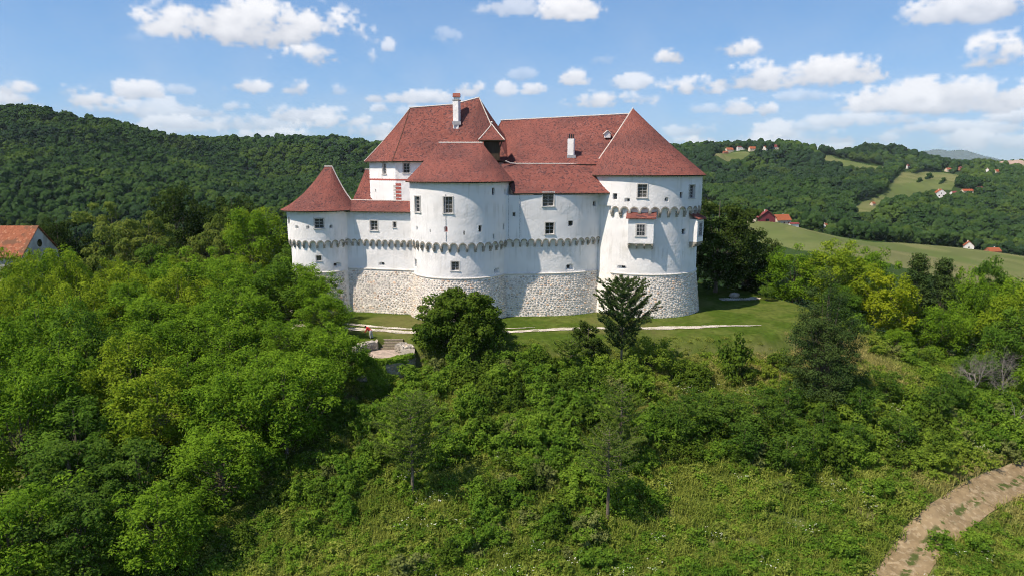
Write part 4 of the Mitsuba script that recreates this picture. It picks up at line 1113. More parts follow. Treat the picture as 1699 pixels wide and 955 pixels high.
house('ridge_house', 432, 1385, 14, 9, 5, 4, .2, 'cream_wall', 'orange_tile', 'leftmost house of the row on the ridge, tan with red roof', 'houses along the ridge', wins=hw(3, 2.5, 14))
house('ridge_house', 452, 1378, 13, 9, 5.5, 1.5, .0, 'white_wall', 'wine_tile', 'flat white house, second of the row on the ridge', 'houses along the ridge', wins=hw(3, 2.5, 13), chimney=False)
house('ridge_house', 460, 1332, 14, 9, 4.5, 4, .15, 'cream_wall', 'orange_tile', 'broad tan house with orange roof, third of the row on the ridge', 'houses along the ridge', wins=hw(3, 2.2, 14))
house('ridge_house', 476, 1312, 10, 9, 5, 4.2, .9, 'white_wall', 'orange_tile', 'white gabled house with red roof at the right end of the row on the ridge', 'houses along the ridge', wins=((2, 0, 2, 1.5, 1.6),))
house('ridge_house', 524, 1385, 15, 10, 5.5, 4.5, .1, 'white_wall', 'wine_tile', 'lone white house with dark red roof on the skyline right of the ridge row', 'houses along the ridge', wins=hw(3, 2.5, 15))
house('field_barn', 388, 1266, 9, 5, 2.4, 2.0, .3, 'brick_wall', 'orange_tile', 'small pink roofed barn at the left end of the ridge pasture', chimney=False, cat='barn')
house('far_house', 938, 1367, 11, 8, 5, 4, .9, 'white_wall', 'orange_tile', 'orange roofed house above the right hand wood, left of a pair', wins=((2, 0, 2, 1.4, 1.5),))
house('far_house', 985, 1405, 14, 8, 4, 4, .2, 'cream_wall', 'orange_tile', 'orange roofed house above the right hand wood, right of a pair', wins=hw(3, 2, 12))
house('far_house', 774, 1358, 12, 8, 5, 3, .6, 'white_wall', 'wine_tile', 'white house among trees at the foot of the wooded knoll', wins=hw(3, 2.5, 11))
house('far_house', 861, 1368, 11, 7, 4, 3, .3, 'cream_wall', 'orange_tile', 'tan house among trees at the top of the hill pasture', wins=hw(2, 2))
house('far_house', 900, 1392, 11, 7, 3.5, 3, .5, 'brick_wall', 'wine_tile', 'small red roofed house half hidden behind the hill pasture trees')
house('field_hut', 428, 815, 5, 4, 2.3, 1.8, .5, 'cream_wall', 'orange_tile', 'tiny hut at the left edge of the hill pasture', chimney=False, cat='hut')

# quarry face on the far right ridge
QX, QY = 1385, 1905
n, m_ = 40, 16
u, w = np.meshgrid(np.linspace(-1, 1, n), np.linspace(0, 1, m_), indexing='ij')
qx = QX + u * 38 * (1 - .15 * w)
qy = QY + u * -26 + w * 36
rise = np.interp(w, [0, .12, .45, .6, 1], [0, 12, 22, 20, 0]) * np.clip(1.25 - np.abs(u) ** 3 * 1.2, 0, 1)
qz = gz(qx, qy) - .5 + rise + (meshkit.fbm(np.stack([u * 6, w * 6, u * 0], -1), 4, 3) - .5) * 5 * np.sin(w * math.pi)
i, jx = np.meshgrid(np.arange(n - 1), np.arange(m_ - 1), indexing='ij')
scene['rock_bsdf'] = diffuse(proc(lambda p, n, uv: mix((0.30, 0.205, 0.165), (0.42, 0.33, 0.275), fbm(p.x * 0.3, p.y * 0.3, p.z * 0.5, octaves=4))))
scene['quarry_face'] = ply((np.stack([qx, qy, qz], -1).reshape(-1, 3), np.stack([i * m_ + jx, (i + 1) * m_ + jx, (i + 1) * m_ + jx + 1, i * m_ + jx + 1], -1).reshape(-1, 4)), 'rock_bsdf')
L('quarry_face', 'pinkish bare quarry face on the far right ridge', kind='structure')
KEEP_OUT = [(177, 476, 11), (191, 486, 10), (172, 492, 8), (197, 478, 7), (318, 694, 8), (354, 527, 7), (388, 548, 9), (612, 985, 13), (636, 992, 9), (660, 1000, 12), (694, 1024, 9),
            (432, 1385, 11), (452, 1378, 11), (460, 1332, 11), (476, 1312, 10), (524, 1385, 12), (388, 1266, 8), (938, 1367, 10), (985, 1405, 12), (774, 1358, 10), (861, 1368, 9), (900, 1392, 9), (428, 815, 6), (QX, QY, 46), (QX, QY + 26, 40)]


# the blue mountain on the horizon, some sixteen kilometres away
MT = [(8626, 57), (8895, 152), (9160, 275), (9371, 374), (9492, 414), (9603, 414), (9734, 446), (9864, 430), (9978, 403), (10110, 414), (10238, 430), (10384, 419), (10505, 358), (10630, 271), (10834, 193), (11267, 57)]
n, m_ = 90, 26
xs = np.linspace(MT[0][0], MT[-1][0], n)
top = np.interp(xs, [a for a, b in MT], [b for a, b in MT])
w = np.linspace(-1, 1, m_)
X, Wd = np.meshgrid(xs, w, indexing='ij')
Z = -80 + (top[:, None] + 80) * (1 - np.abs(Wd)) ** 1.15 * (1 + .16 * (meshkit.fbm(np.stack([X / 900, Wd * 5, 0 * X], -1), 4, 6) - .5) * np.abs(Wd) * 4)
i, jx = np.meshgrid(np.arange(n - 1), np.arange(m_ - 1), indexing='ij')
scene['mountain_bsdf'] = diffuse(rgb(.035, .05, .03))
scene['mountain'] = ply((np.stack([X, 16000 + Wd * 2600, Z], -1).reshape(-1, 3), np.stack([i * m_ + jx, (i + 1) * m_ + jx, (i + 1) * m_ + jx + 1, i * m_ + jx + 1], -1).reshape(-1, 4)), 'mountain_bsdf', smooth=True)
L('mountain', 'hazy blue mountain on the horizon at the right', kind='structure')

# ------------------------------------------------------------------ vegetation
def leaf_bsdf(key, dark, light, trans=1.0, fine=4.0, coarse=.45, yellow=None):
    def fn(p, n, uv):
        a = noise(p.x * coarse, p.y * coarse, p.z * coarse)
        b = noise(p.x * fine, p.y * fine, p.z * fine)
        c = mix(dark, light, smoothstep(0.15, 0.85, 0.55 * a + 0.45 * b))
        if yellow:
            c = mix(c, mi.Color3f(yellow), smoothstep(0.55, 0.8, fbm(p.x * 0.07 + 3, p.y * 0.07, p.z * 0.09, octaves=2)))
        return c * (0.65 + 0.70 * cell_rand(dr.floor(p.x * 9), dr.floor(p.y * 9), dr.floor(p.z * 9)))
    scene[key] = {'type': 'principledthin', 'base_color': proc(fn), 'roughness': .55, 'spec_trans': 0.0, 'diff_trans': trans, 'eta': 1.35}

leaf_bsdf('locust_leaf', (0.090, 0.185, 0.015), (0.200, 0.335, 0.026), yellow=(0.250, 0.335, 0.026), trans=.8)
leaf_bsdf('pale_locust_leaf', (0.150, 0.240, 0.017), (0.290, 0.385, 0.030), trans=.8)
leaf_bsdf('deep_locust_leaf', (0.065, 0.145, 0.018), (0.140, 0.250, 0.028), trans=.8)
leaf_bsdf('broad_leaf', (0.062, 0.140, 0.020), (0.140, 0.235, 0.033))
leaf_bsdf('linden_leaf', (0.110, 0.180, 0.032), (0.255, 0.305, 0.064))
leaf_bsdf('dark_leaf', (0.033, 0.062, 0.014), (0.069, 0.106, 0.022), trans=.7)
leaf_bsdf('bush_leaf', (0.056, 0.110, 0.014), (0.112, 0.173, 0.021), trans=.7)
leaf_bsdf('needle_leaf', (0.036, 0.072, 0.020), (0.074, 0.114, 0.030), trans=.3)
leaf_bsdf('larch_leaf', (0.100, 0.175, 0.030), (0.190, 0.265, 0.046), trans=.8)
leaf_bsdf('yellow_leaf', (0.205, 0.285, 0.018), (0.385, 0.445, 0.028))
leaf_bsdf('shrub_leaf', (0.102, 0.212, 0.024), (0.235, 0.362, 0.041), yellow=(0.255, 0.330, 0.045))
leaf_bsdf('grey_leaf', (0.117, 0.156, 0.042), (0.215, 0.248, 0.074), trans=.7)
leaf_bsdf('grass_blade', (0.190, 0.270, 0.040), (0.370, 0.415, 0.088), yellow=(0.430, 0.375, 0.150))
scene['white_petal'] = diffuse(rgb(.72, .72, .66))
def forest_fn(p, n, uv):
    a = fbm(p.x * 0.009, p.y * 0.009, 0.0, octaves=3)
    t = cell_rand(dr.floor(p.x / 9), dr.floor(p.y / 9), 3)
    s_ = noise(p.x * 0.05, p.y * 0.05, 3.0)
    b = noise(p.x * 0.8, p.y * 0.8, p.z * 0.8)
    c = mix((0.026, 0.058, 0.018), (0.062, 0.112, 0.030), smoothstep(0.15, 0.85, 0.42 * s_ + 0.14 * t + 0.22 * b + 0.32 * (a - 0.25)))
    return mix(c, mi.Color3f(0.022, 0.046, 0.022), smoothstep(0.52, 0.62, a) * 0.8) + mi.Color3f(0.022, 0.026, 0.0) * smoothstep(0.58, 0.70, fbm(p.x * 0.021 + 7, p.y * 0.021, 0.0, octaves=2))
scene['forest_leaf'] = {'type': 'principledthin', 'base_color': proc(forest_fn), 'roughness': .6, 'spec_trans': 0.0, 'diff_trans': .5, 'eta': 1.3}
scene['bark'] = diffuse(proc(lambda p, n, uv: mix((0.10, 0.08, 0.06), (0.19, 0.165, 0.135), noise(p.x * 7, p.y * 7, p.z * 1.5))))
scene['dead_bark'] = diffuse(rgb(.235, .215, .195))

def unit(a):
    return a / np.maximum(np.linalg.norm(a, axis=-1, keepdims=True), 1e-9)

def leaves(P, N, Lg, W, rng, droop=0.0):
    """One rhombic leaf per point: returns vertices and triangles."""
    n = len(P)
    r = rng.normal(size=(n, 3))
    r[:, 2] -= droop
    Tn = unit(r - N * (r * N).sum(1, keepdims=True))
    B = np.cross(N, Tn)
    l = (Lg * rng.uniform(.7, 1.3, n))[:, None]
    w = (W * rng.uniform(.7, 1.3, n))[:, None]
    v = np.stack([P - Tn * l / 2, P + B * w / 2 - N * w * .18, P + Tn * l / 2, P - B * w / 2 - N * w * .18], 1).reshape(-1, 3)
    k = np.arange(n)[:, None] * 4
    return v, np.vstack([k + [0, 1, 2], k + [0, 2, 3]])

def clumps_on(rng, n, r, z0, z1, shape, irr, seed):
    """Centres of foliage clumps: mostly near the surface of the crown."""
    d = unit(rng.normal(size=(n, 3)))
    rad = rng.uniform(.18, 1, n) ** .45
    lump = 1 + irr * (meshkit.noise(d * 1.8 + 11, seed) * 2 - 1)
    p = d * (rad * lump)[:, None]
    h = (p[:, 2] + 1) / 2
    if shape == 'cone':
        h = rng.random(n) ** 1.3
        ang = rng.uniform(0, 2 * math.pi, n)
        rr = (1 - h) ** .8 * rng.uniform(.3, 1, n) ** .5 * (1 + irr * (rng.random(n) * 2 - 1))
        return np.stack([np.cos(ang) * rr * r, np.sin(ang) * rr * r, z0 + h * (z1 - z0)], -1)
    if shape == 'dome':                                              # foliage down to the ground
        h = np.abs(p[:, 2])
        return np.stack([p[:, 0] * r, p[:, 1] * r, z0 + h * (z1 - z0)], -1)
    if shape == 'vase':
        k = .62 + .5 * np.clip(h, 0, 1)
        return np.stack([p[:, 0] * r * k, p[:, 1] * r * k, z0 + h * (z1 - z0)], -1)
    return np.stack([p[:, 0] * r, p[:, 1] * r, z0 + h * (z1 - z0)], -1)

def crown(rng, C, rc, per, Lg, W, flat=.6, up=.45, out=.6, rnd=.55, droop=.3, sizes=None):
    n = len(C)
    s = rc * rng.uniform(.65, 1.35, n) if sizes is None else sizes
    d = unit(rng.normal(size=(n, per, 3)) + [0, 0, .25])
    q = rng.random((n, per, 1)) ** .4
    P = C[:, None] + d * q * s[:, None, None] * [1, 1, flat]
    N = unit(d * out + [0, 0, up] + rng.normal(size=d.shape) * rnd)
    return leaves(P.reshape(-1, 3), N.reshape(-1, 3), Lg, W, rng, droop)

def limbs(rng, C, trunk_top, base_r, split, sides=5, lean=(0, 0), every=1):
    m = [tube([(0, 0, -1.0), (lean[0] * .2, lean[1] * .2, split * .5), (lean[0] * .6, lean[1] * .6, split), (lean[0], lean[1], trunk_top)], [base_r * 1.35, base_r, base_r * .75, base_r * .12], 7)]
    for c in C[::every]:
        z = split + (c[2] - split) * rng.uniform(.05, .45) if c[2] > split else split * rng.uniform(.6, 1)
        z = min(z, trunk_top * .95)
        s = np.array([lean[0] * .6, lean[1] * .6, z])
        mid = s * .5 + c * .5 + [0, 0, -.12 * np.linalg.norm(c - s)] + rng.normal(0, .12, 3)
        m.append(tube([s, mid, c], [base_r * .32, base_r * .18, base_r * .05], sides - 1))
    return cat_mesh(m)

def group_of(key, trunk, crown_m, leaf, bark='bark'):
    scene[key] = {'type': 'shapegroup'}
    if trunk is not None:
        scene[key]['trunk'] = ply(trunk, bark)
    scene[key]['crown'] = ply(crown_m, leaf)

def make_tree(key, seed, h, r, z0, nclump, per, leaf, Lg, W, rc, shape='round', irr=.3, flat=.6, base_r=.16, bark='bark', **kw):
    rng = np.random.default_rng(seed)
    C = clumps_on(rng, nclump, r, z0, h - rc * .4, shape, irr, seed)
    C = C[meshkit.noise(C * .55 + seed, 3) > .27]                    # gaps between the boughs
    tr = limbs(rng, C, h * .9, base_r, max(z0 * .8, h * .18), every=2)
    group_of(key, tr, crown(rng, C, rc, per, Lg, W, flat, **kw), leaf, bark)

def inst(key, proto, x, y, z, s=1.0, rot=0.0, sz=None, lean=0.0):
    k = uniq(key)
    scene[k] = {'type': 'instance', 'shapegroup': {'type': 'ref', 'id': proto},
                'to_world': T().translate([float(x), float(y), float(z)]).rotate([0, 0, 1], float(rot)).rotate([1, 0, 0], float(lean)).scale([float(s), float(s), float(s if sz is None else sz)])}
    return k

def tree_at(key, proto, ph, x, y, top, spread, pr, rng, label, cat='tree', group=None):
    """Stands a copy of proto (height ph, crown radius pr) on the ground so that its top reaches z = top."""
    z = float(gz(x, y)) - .1
    hz = max(top - z, 1.0)
    k = uniq(key)
    scene[k] = {'type': 'instance', 'shapegroup': {'type': 'ref', 'id': proto},
                'to_world': T().translate([float(x), float(y), z]).rotate([0, 0, 1], float(rng.uniform(0, 360))).scale([min(spread / pr, 1.25 * hz / ph), min(spread / pr, 1.25 * hz / ph), hz / ph])}
    L(k, label, cat, group)
    return k

for i in range(5):
    make_tree(f'locust_proto_{i}', 100 + i, 9.5, 3.6, .8, 122, 112, ['locust_leaf', 'locust_leaf', 'pale_locust_leaf', 'locust_leaf', 'deep_locust_leaf'][i], .31, .135, [.80, .9, .72, .85, .8][i], 'round', .42, .92, .14, up=.6, out=.8, rnd=.5, droop=.5)
for i in range(3):
    make_tree(f'broad_proto_{i}', 120 + i, 14, 5.0, 2.5, 90, 80, 'broad_leaf', .42, .30, 1.15, 'round', .3, .62, .22)
for i in range(2):
    make_tree(f'linden_proto_{i}', 130 + i, 15, 5.5, 2.2, 110, 76, 'linden_leaf', .46, .34, 1.05, 'round', .28, .62, .25, out=.8)
for i in range(2):
    make_tree(f'dark_proto_{i}', 140 + i, 14, 5.2, .8, 150, 110, 'dark_leaf', .38, .25, 1.15, 'round', .25, .7, .25)
for i in range(3):
    make_tree(f'sapling_proto_{i}', 150 + i, 6, 2.0, .8, 36, 70, 'broad_leaf', .30, .16, .72, 'vase', .4, .55, .07, up=.55)
for i in range(2):
    make_tree(f'conifer_proto_{i}', 160 + i, 13, 2.6, 1.4, 150, 70, 'needle_leaf', .36, .11, .75, 'cone', .35, .5, .16)

rng = np.random.default_rng(77)
# ---- the wood of locust trees left of the castle
WOOD = Polygon([(-19, 42), (-17.5, 50), (-15.5, 56), (-14.8, 62), (-16.2, 66), (-18.6, 70), (-19.0, 77), (-20.6, 81), (-24, 86), (-30, 90), (-36, 97), (-46, 104), (-82, 104), (-76, 92), (-60, 70), (-46, 52), (-37, 40), (-28, 36)])
rows = [(44, 6.0, 'front'), (50.5, 6.2, 'second'), (57, 6.4, 'third'), (63.5, 6.5, 'fourth'), (70.5, 6.8, 'fifth'), (77.5, 7.0, 'sixth'), (85, 7.2, 'seventh'), (92.5, 7.6, 'eighth'), (100, 8.0, 'rearmost')]
ordinal = ['first', 'second', 'third', 'fourth', 'fifth', 'sixth', 'seventh', 'eighth', 'ninth', 'tenth', 'eleventh', 'twelfth', 'thirteenth', 'fourteenth']
WOOD_TREES = []
for yr, gap, rname in rows:
    x, got = -84.0 + rng.uniform(0, 2), []
    while x < -12:
        px0, py0 = x + rng.uniform(-1.2, 1.2), yr + rng.uniform(-1.8, 1.8)
        if WOOD.contains(Point(px0, py0)) and px0 > -.92 * py0 - 5:
            got.append((px0, py0))
        x += gap * rng.uniform(.8, 1.15)
    for i, (a, b) in enumerate(sorted(got, key=lambda q: -q[0])):
        edge = WOOD.exterior.distance(Point(a, b))
        top = np.interp(b, [42, 50, 60, 72, 84, 96], [-2.6, -.4, 2.6, 4.9, 6.6, 7.6]) + rng.uniform(-1.4, 1.5)
        if edge < 2.5 and b < 66:
            top -= .9
        if a > -30 and b > 76:
            top = min(top, 5.5)
        kind = int(rng.choice(5, p=[.25, .15, .4, .15, .05] if (a < -32 and b > 66) else [.3, .22, .08, .22, .18]))
        r = rng.uniform(3.5, 4.9)
        WOOD_TREES.append((a, b, r))
        dark = (b < 54 and a < -21 and rng.random() < .45)
        if dark:
            tree_at('hazel_tree', f'broad_proto_{kind % 3}', 14, a, b, top - .8, r * .9, 5.0, rng, f'darker broadleaved tree in left wood, {ordinal[i]} from right end of {rname} row', group='trees of the left wood')
        else:
            tree_at('locust_tree', f'locust_proto_{kind}', 9.5, a, b, top, r, 3.6, rng, f'feathery light green tree in left wood, {ordinal[i]} from right end of {rname} row', group='trees of the left wood')

for x, y, top, r, lab in ((-72.5, 102.5, 7.6, 3.2, 'bright tree hiding the foot of the old house gable'), (-76.5, 97.5, 6.2, 3.4, 'bright tree in front of the old house roof'), (-25.0, 84.6, 6.6, 3.4, 'bright tree at the right rim of the left wood, touching the left tower plinth'), (-28.6, 87.6, 7.8, 3.6, 'tree at the right rim of the left wood, below the left tower corbels'),
                          (-22.4, 81.4, 4.0, 3.0, 'tree at the right rim of the left wood, beside the gravel path'), (-20.6, 77.8, 2.2, 2.8, 'tree at the right rim of the left wood, left behind the bastion'), (-20.2, 73.4, .6, 2.8, 'tree at the right rim of the left wood, left of the bastion parapet')):
    tree_at('locust_tree', f'locust_proto_{int(abs(x) * 3) % 5}', 9.5, x, y, top, r, 3.6, rng, lab)
# ---- trees behind the wood, left of the castle
BACK = [('linden_tree', 'linden_proto_0', 15, 5.5, -74, 128, 14.3, 6.3, 'broad pale flowering tree behind the gable of the old house', 'tree'),
        ('linden_tree', 'linden_proto_1', 15, 5.5, -66, 124, 12.2, 5.2, 'pale flowering tree next right of the one behind the old house', 'tree'),
        ('dark_tree', 'dark_proto_0', 14, 5.2, -88, 132, 12.5, 5.5, 'dark tree at the left edge behind the old roof', 'tree'),
        ('dark_tree', 'dark_proto_1', 14, 5.2, -69, 140, 17.5, 7.5, 'tall dark loose tree on the skyline behind the pale flowering trees', 'tree'),
        ('dark_tree', 'dark_proto_0', 14, 5.2, -58, 142, 16.0, 6.5, 'tall dark tree right of the tallest dark tree behind the left wood', 'tree'),
        ('linden_tree', 'linden_proto_0', 15, 5.5, -55, 122, 10.5, 4.2, 'rounded pale tree in the middle of the row behind the left wood', 'tree'),
        ('linden_tree', 'linden_proto_1', 15, 5.5, -49.5, 121, 13.0, 4.0, 'narrow upright olive green tree right of the rounded pale tree', 'tree'),
        ('locust_tree', 'locust_proto_1', 9.5, 3.6, -42.5, 112, 13.9, 5.4, 'large bright green tree standing clear above the wood left of the castle', 'tree'),
        ('broad_tree', 'broad_proto_1', 14, 5.0, -36, 113, 9.5, 4.6, 'green tree between the large bright tree and the left tower', 'tree'),
        ('broad_tree', 'broad_proto_2', 14, 5.0, -33, 104, 7.6, 4.4, 'green tree close behind the wood at the left tower wall', 'tree'),
        ('broad_tree', 'broad_proto_0', 14, 5.0, -60, 113, 7.4, 4.6, 'low green tree right of the old house gable', 'tree'),
        ('broad_tree', 'broad_proto_1', 14, 5.0, -34.5, 122, 11.5, 4.2, 'green tree farthest back beside the left tower', 'tree')]
for key, proto, ph, pr, x, y, top, spread, lab, cat in BACK:
    tree_at(key, proto, ph, x, y, top, spread, pr, rng, lab, cat)
# ---- trees right of the castle
RIGHT = [('dark_tree', 'dark_proto_0', 14, 5.2, 32.4, 107, 16.0, 6.6, 'big dark green tree directly right of the castle'),
         ('dark_tree', 'dark_proto_1', 14, 5.2, 38.8, 112, 10.2, 4.6, 'lower dark tree leaning out right of the big dark tree'),
         ('elder_bush', 'sapling_proto_0', 6, 2.0, 38.0, 100.0, 2.6, 2.3, 'pale green bush at the foot of the big dark tree'),
         ('locust_tree', 'locust_proto_0', 9.5, 3.6, 43.5, 104, 7.4, 4.6, 'feathery green tree behind the lawn, first right of the dark tree'),
         ('locust_tree', 'locust_proto_2', 9.5, 3.6, 48.5, 101, 9.2, 4.8, 'tallest feathery green tree behind the lawn right of the castle'),
         ('locust_tree', 'locust_proto_3', 9.5, 3.6, 54.0, 103, 7.9, 4.2, 'feathery green tree behind the yellow green tree'),
         ('locust_tree', 'locust_proto_4', 9.5, 3.6, 46.0, 93.5, 3.6, 4.0, 'low feathery tree below the lawn edge left of the yellow green tree'),
         ('yellow_tree', 'yellow_proto', 10, 3.8, 52.0, 92, 6.0, 3.9, 'bright yellow green tree on the right slope'),
         ('locust_tree', 'locust_proto_1', 9.5, 3.6, 49.0, 84, -.4, 3.6, 'green tree below the yellow green tree'),
         ('spiky_tree', 'conifer_proto_0', 13, 2.6, 57.8, 96, 7.8, 3.8, 'dark spiky tree between yellow green tree and right edge, left of two'),
         ('spiky_tree', 'conifer_proto_1', 13, 2.6, 61.8, 96.5, 7.0, 3.4, 'dark spiky tree between yellow green tree and right edge, right of two'),
         ('locust_tree', 'locust_proto_3', 9.5, 3.6, 64.5, 95, 6.0, 3.2, 'slender green tree with open top near the right edge'),
         ('locust_tree', 'locust_proto_0', 9.5, 3.6, 57.5, 89, 1.8, 3.4, 'green tree in front of the dark spiky trees'),
         ('locust_tree', 'locust_proto_2', 9.5, 3.6, 64.5, 84, 5.4, 4.4, 'bright green tree at the right edge, upper'),
         ('locust_tree', 'locust_proto_4', 9.5, 3.6, 61.0, 80.5, 3.0, 3.8, 'green tree behind the dead tree'),
         ('locust_tree', 'locust_proto_1', 9.5, 3.6, 60.5, 73.5, -.2, 3.6, 'green tree at the right edge beside the dead tree'),
         ('broad_tree', 'broad_proto_0', 14, 5.0, 71.0, 100, 7.0, 4.0, 'dark green tree in the distance at the right edge'),
         ('locust_tree', 'locust_proto_3', 9.5, 3.6, 70.0, 92, 5.5, 4.2, 'tree at the far right edge behind the bright green one'),
         ('broad_tree', 'broad_proto_2', 14, 5.0, 44.0, 80, -1.6, 2.6, 'slim dark green tree below the lawn edge right of the dense conifer'),
         ('broad_tree', 'broad_proto_1', 14, 5.0, 54.0, 76, -1.2, 3.0, 'dark green tree left of the dead tree')]
make_tree('yellow_proto', 171, 10, 3.8, 1.2, 110, 78, 'yellow_leaf', .42, .19, .85, 'round', .42, .9, .14, up=.55, out=.75)
for key, proto, ph, pr, x, y, top, spread, lab in RIGHT:
    tree_at(key, proto, ph, x, y, top, spread, pr, rng, lab, 'bush' if 'bush' in key else 'tree')

# ---- single trees and bushes
def single(key, seed, x, y, top, r, z0, shape, nclump, per, leaf, Lg, W, rc, label, cat='tree', irr=.3, flat=.65, base_r=.16, every=2, **kw):
    r_ = np.random.default_rng(seed)
    z = float(gz(x, y))
    h = top - z
    C = clumps_on(r_, nclump, r, z0, h - rc * .4, shape, irr, seed)
    tr = limbs(r_, C, h * .92, base_r, max(z0 * .8, h * .12), every=every)
    cr = crown(r_, C, rc, per, Lg, W, flat, **kw)
    o = np.array([x, y, z])
    scene[key + '__trunk'] = ply((tr[0] + o, tr[1]), 'bark')
    scene[key + '__crown'] = ply((cr[0] + o, cr[1]), leaf)
    L(key, label, cat)

single('round_tree', 201, -6.0, 75.2, 6.8, 5.2, .1, 'dome', 190, 150, 'bush_leaf', .34, .24, .95, 'dense round dark green tree standing in front of the middle tower', irr=.16, base_r=.25, out=.9, rnd=.45)
single('conifer', 202, 31.6, 67.0, 8.5, 3.7, 1.6, 'dome', 240, 130, 'needle_leaf', .26, .09, .8, 'dense dark conifer with rounded top standing on the right slope', irr=.3, base_r=.2)
single('yew_bush', 203, 8.4, 73.2, 2.7, 2.5, 0, 'dome', 60, 110, 'dark_leaf', .26, .15, .6, 'dark bush left of the open branched larch', 'bush', irr=.35)
single('thorn_bush', 204, 15.4, 71.6, 1.2, 2.8, 0, 'dome', 70, 110, 'shrub_leaf', .26, .15, .65, 'green bush right of the open branched larch', 'bush', irr=.4)
single('dark_bush', 205, 19.0, 69.5, -.6, 2.4, 0, 'dome', 60, 100, 'bush_leaf', .26, .15, .6, 'dark bush at the right end of the bush row below the larch', 'bush', irr=.4)

def larch(key, seed, x, y, top, r, z0, dens, leaf, label='', needle=(.20, .035), taper=.85, up_tilt=.55, base_r=.13, lush=78):
    """A conifer with open, upswept branches and the needles in sleeves around them."""
    r_ = np.random.default_rng(seed)
    z = float(gz(x, y))
    h = top - z
    wood = [tube([(0, 0, -.5), (.05, .03, h * .4), (0, .06, h * .75), (0, 0, h)], [base_r * 1.2, base_r * .8, base_r * .4, .012], 7)]
    P, N = [], []
    nb = int(dens * h)
    for i in range(nb):
        t = (i + r_.random()) / nb
        zb = z0 + (h - z0 - .25) * t
        ln = r * math.sin(math.pi * (.16 + .82 * t)) ** taper * r_.uniform(.5, 1.1) + .25
        a = i * 2.4 + r_.uniform(-.4, .4)
        d = np.array([math.cos(a), math.sin(a), 0])
        s = np.linspace(0, 1, 6)[:, None]
        pts = np.array([0, 0, zb]) + d * ln * s + np.array([0, 0, 1]) * ln * (up_tilt * s ** 1.5 - .06 * s)
        wood.append(tube(pts, np.linspace(.032, .007, 6), 4))
        segs = [(pts, ln)]
        for q in range(int(ln * 2.6)):                               # side twigs
            u = r_.uniform(.25, .95)
            b = np.array([np.interp(u, s[:, 0], pts[:, k]) for k in range(3)])
            sd = unit(d * r_.uniform(.4, 1) + np.cross(d, [0, 0, 1]) * r_.choice([-1, 1]) * r_.uniform(.4, 1) + [0, 0, r_.uniform(.1, .7)])
            l2 = ln * r_.uniform(.18, .36)
            p2 = b + sd * l2 * s
            wood.append(tube(p2[[0, 3, 5]], [.014, .009, .004], 3))
            segs.append((p2, l2))
        for p3, l3 in segs:
            k = max(5, int(l3 * lush))
            u = r_.uniform(.12, 1, k)
            c = np.stack([np.interp(u, s[:, 0], p3[:, q]) for q in range(3)], -1)
            off = unit(r_.normal(size=(k, 3)))
            P.append(c + off * r_.uniform(.03, .13, (k, 1)))
            N.append(unit(r_.normal(size=(k, 3)) + [0, 0, .5]))
    P, N = np.vstack(P), np.vstack(N)
    cr = leaves(P, N, needle[0], needle[1], r_)
    tr = cat_mesh(wood)
    o = np.array([x, y, z])
    scene[key + '__trunk'] = ply((tr[0] + o, tr[1]), 'bark')
    scene[key + '__crown'] = ply((cr[0] + o, cr[1]), leaf)
    L(key, label, 'tree')

larch('larch', 211, 11.7, 70.8, 8.2, 3.2, 2.6, 10.5, 'needle_leaf', lush=58, up_tilt=.8, taper=.9, label='open dark larch with upswept branches in front of the right tower', needle=(.22, .07))
larch('larch_001', 212, 6.3, 70.6, 1.6, 1.9, .8, 8, 'larch_leaf', 'small thin larch left of the open dark larch', needle=(.22, .06), taper=1.0)
larch('larch_002', 213, -8.2, 52.5, 1.6, 3.0, 2.2, 8, 'larch_leaf', 'thin feathery larch with bare lower trunk in the lower left thicket', needle=(.24, .06), taper=.6, lush=40)
larch('larch_003', 214, 7.6, 50.5, -.6, 2.3, 3.0, 7, 'larch_leaf', 'slender larch with bare trunk low in the middle of the slope', needle=(.22, .055), taper=.6, lush=34)
larch('larch_004', 215, 9.5, 56.5, 1.2, 2.3, 1.0, 8, 'larch_leaf', 'feathery larch below the bush row in the middle of the slope', needle=(.24, .06), taper=.7, lush=40)

def branch_tree(rng_, p, d, ln, r, depth, out, tips):
    n = 5
    pts = [p]
    for i in range(n):
        d = unit(d + rng_.normal(0, .16, 3) + [0, 0, .03])
        pts.append(pts[-1] + d * ln / n)
    out.append(tube(pts, np.linspace(r, r * .55, n + 1), 5 if depth > 1 else 3))
    if depth == 0:
        tips.append(pts[-1])
        return
    for k in range(rng_.integers(3, 6)):
        i = rng_.integers(2, n + 1)
        q = unit(d + rng_.normal(0, .55, 3))
        branch_tree(rng_, pts[i], q, ln * rng_.uniform(.55, .8), r * .48, depth - 1, out, tips)
r_ = np.random.default_rng(231)
for i, (x, y, lean, ln, rr, lab) in enumerate(((51.0, 71.0, (-.1, -.2, 1), 3.0, .12, 'grey dead tree with bare tangled branches at the right edge'), (54.0, 72.6, (.15, -.1, 1), 3.1, .11, 'second grey dead tree close behind the first at the right edge'),
                                           (52.2, 68.6, (.55, -.2, .7), 1.9, .10, 'pale fallen dead branch below the grey dead trees'))):
    out, tips = [], []
    z = float(gz(x, y))
    branch_tree(r_, np.array([x, y, z - .2]), unit(np.array(lean, float)), ln, rr, 5 if i < 2 else 2, out, tips)
    k = uniq('dead_tree' if i < 2 else 'dead_branch')
    scene[k] = ply(cat_mesh(out), 'dead_bark')
    L(k, lab, 'tree' if i < 2 else 'branch')

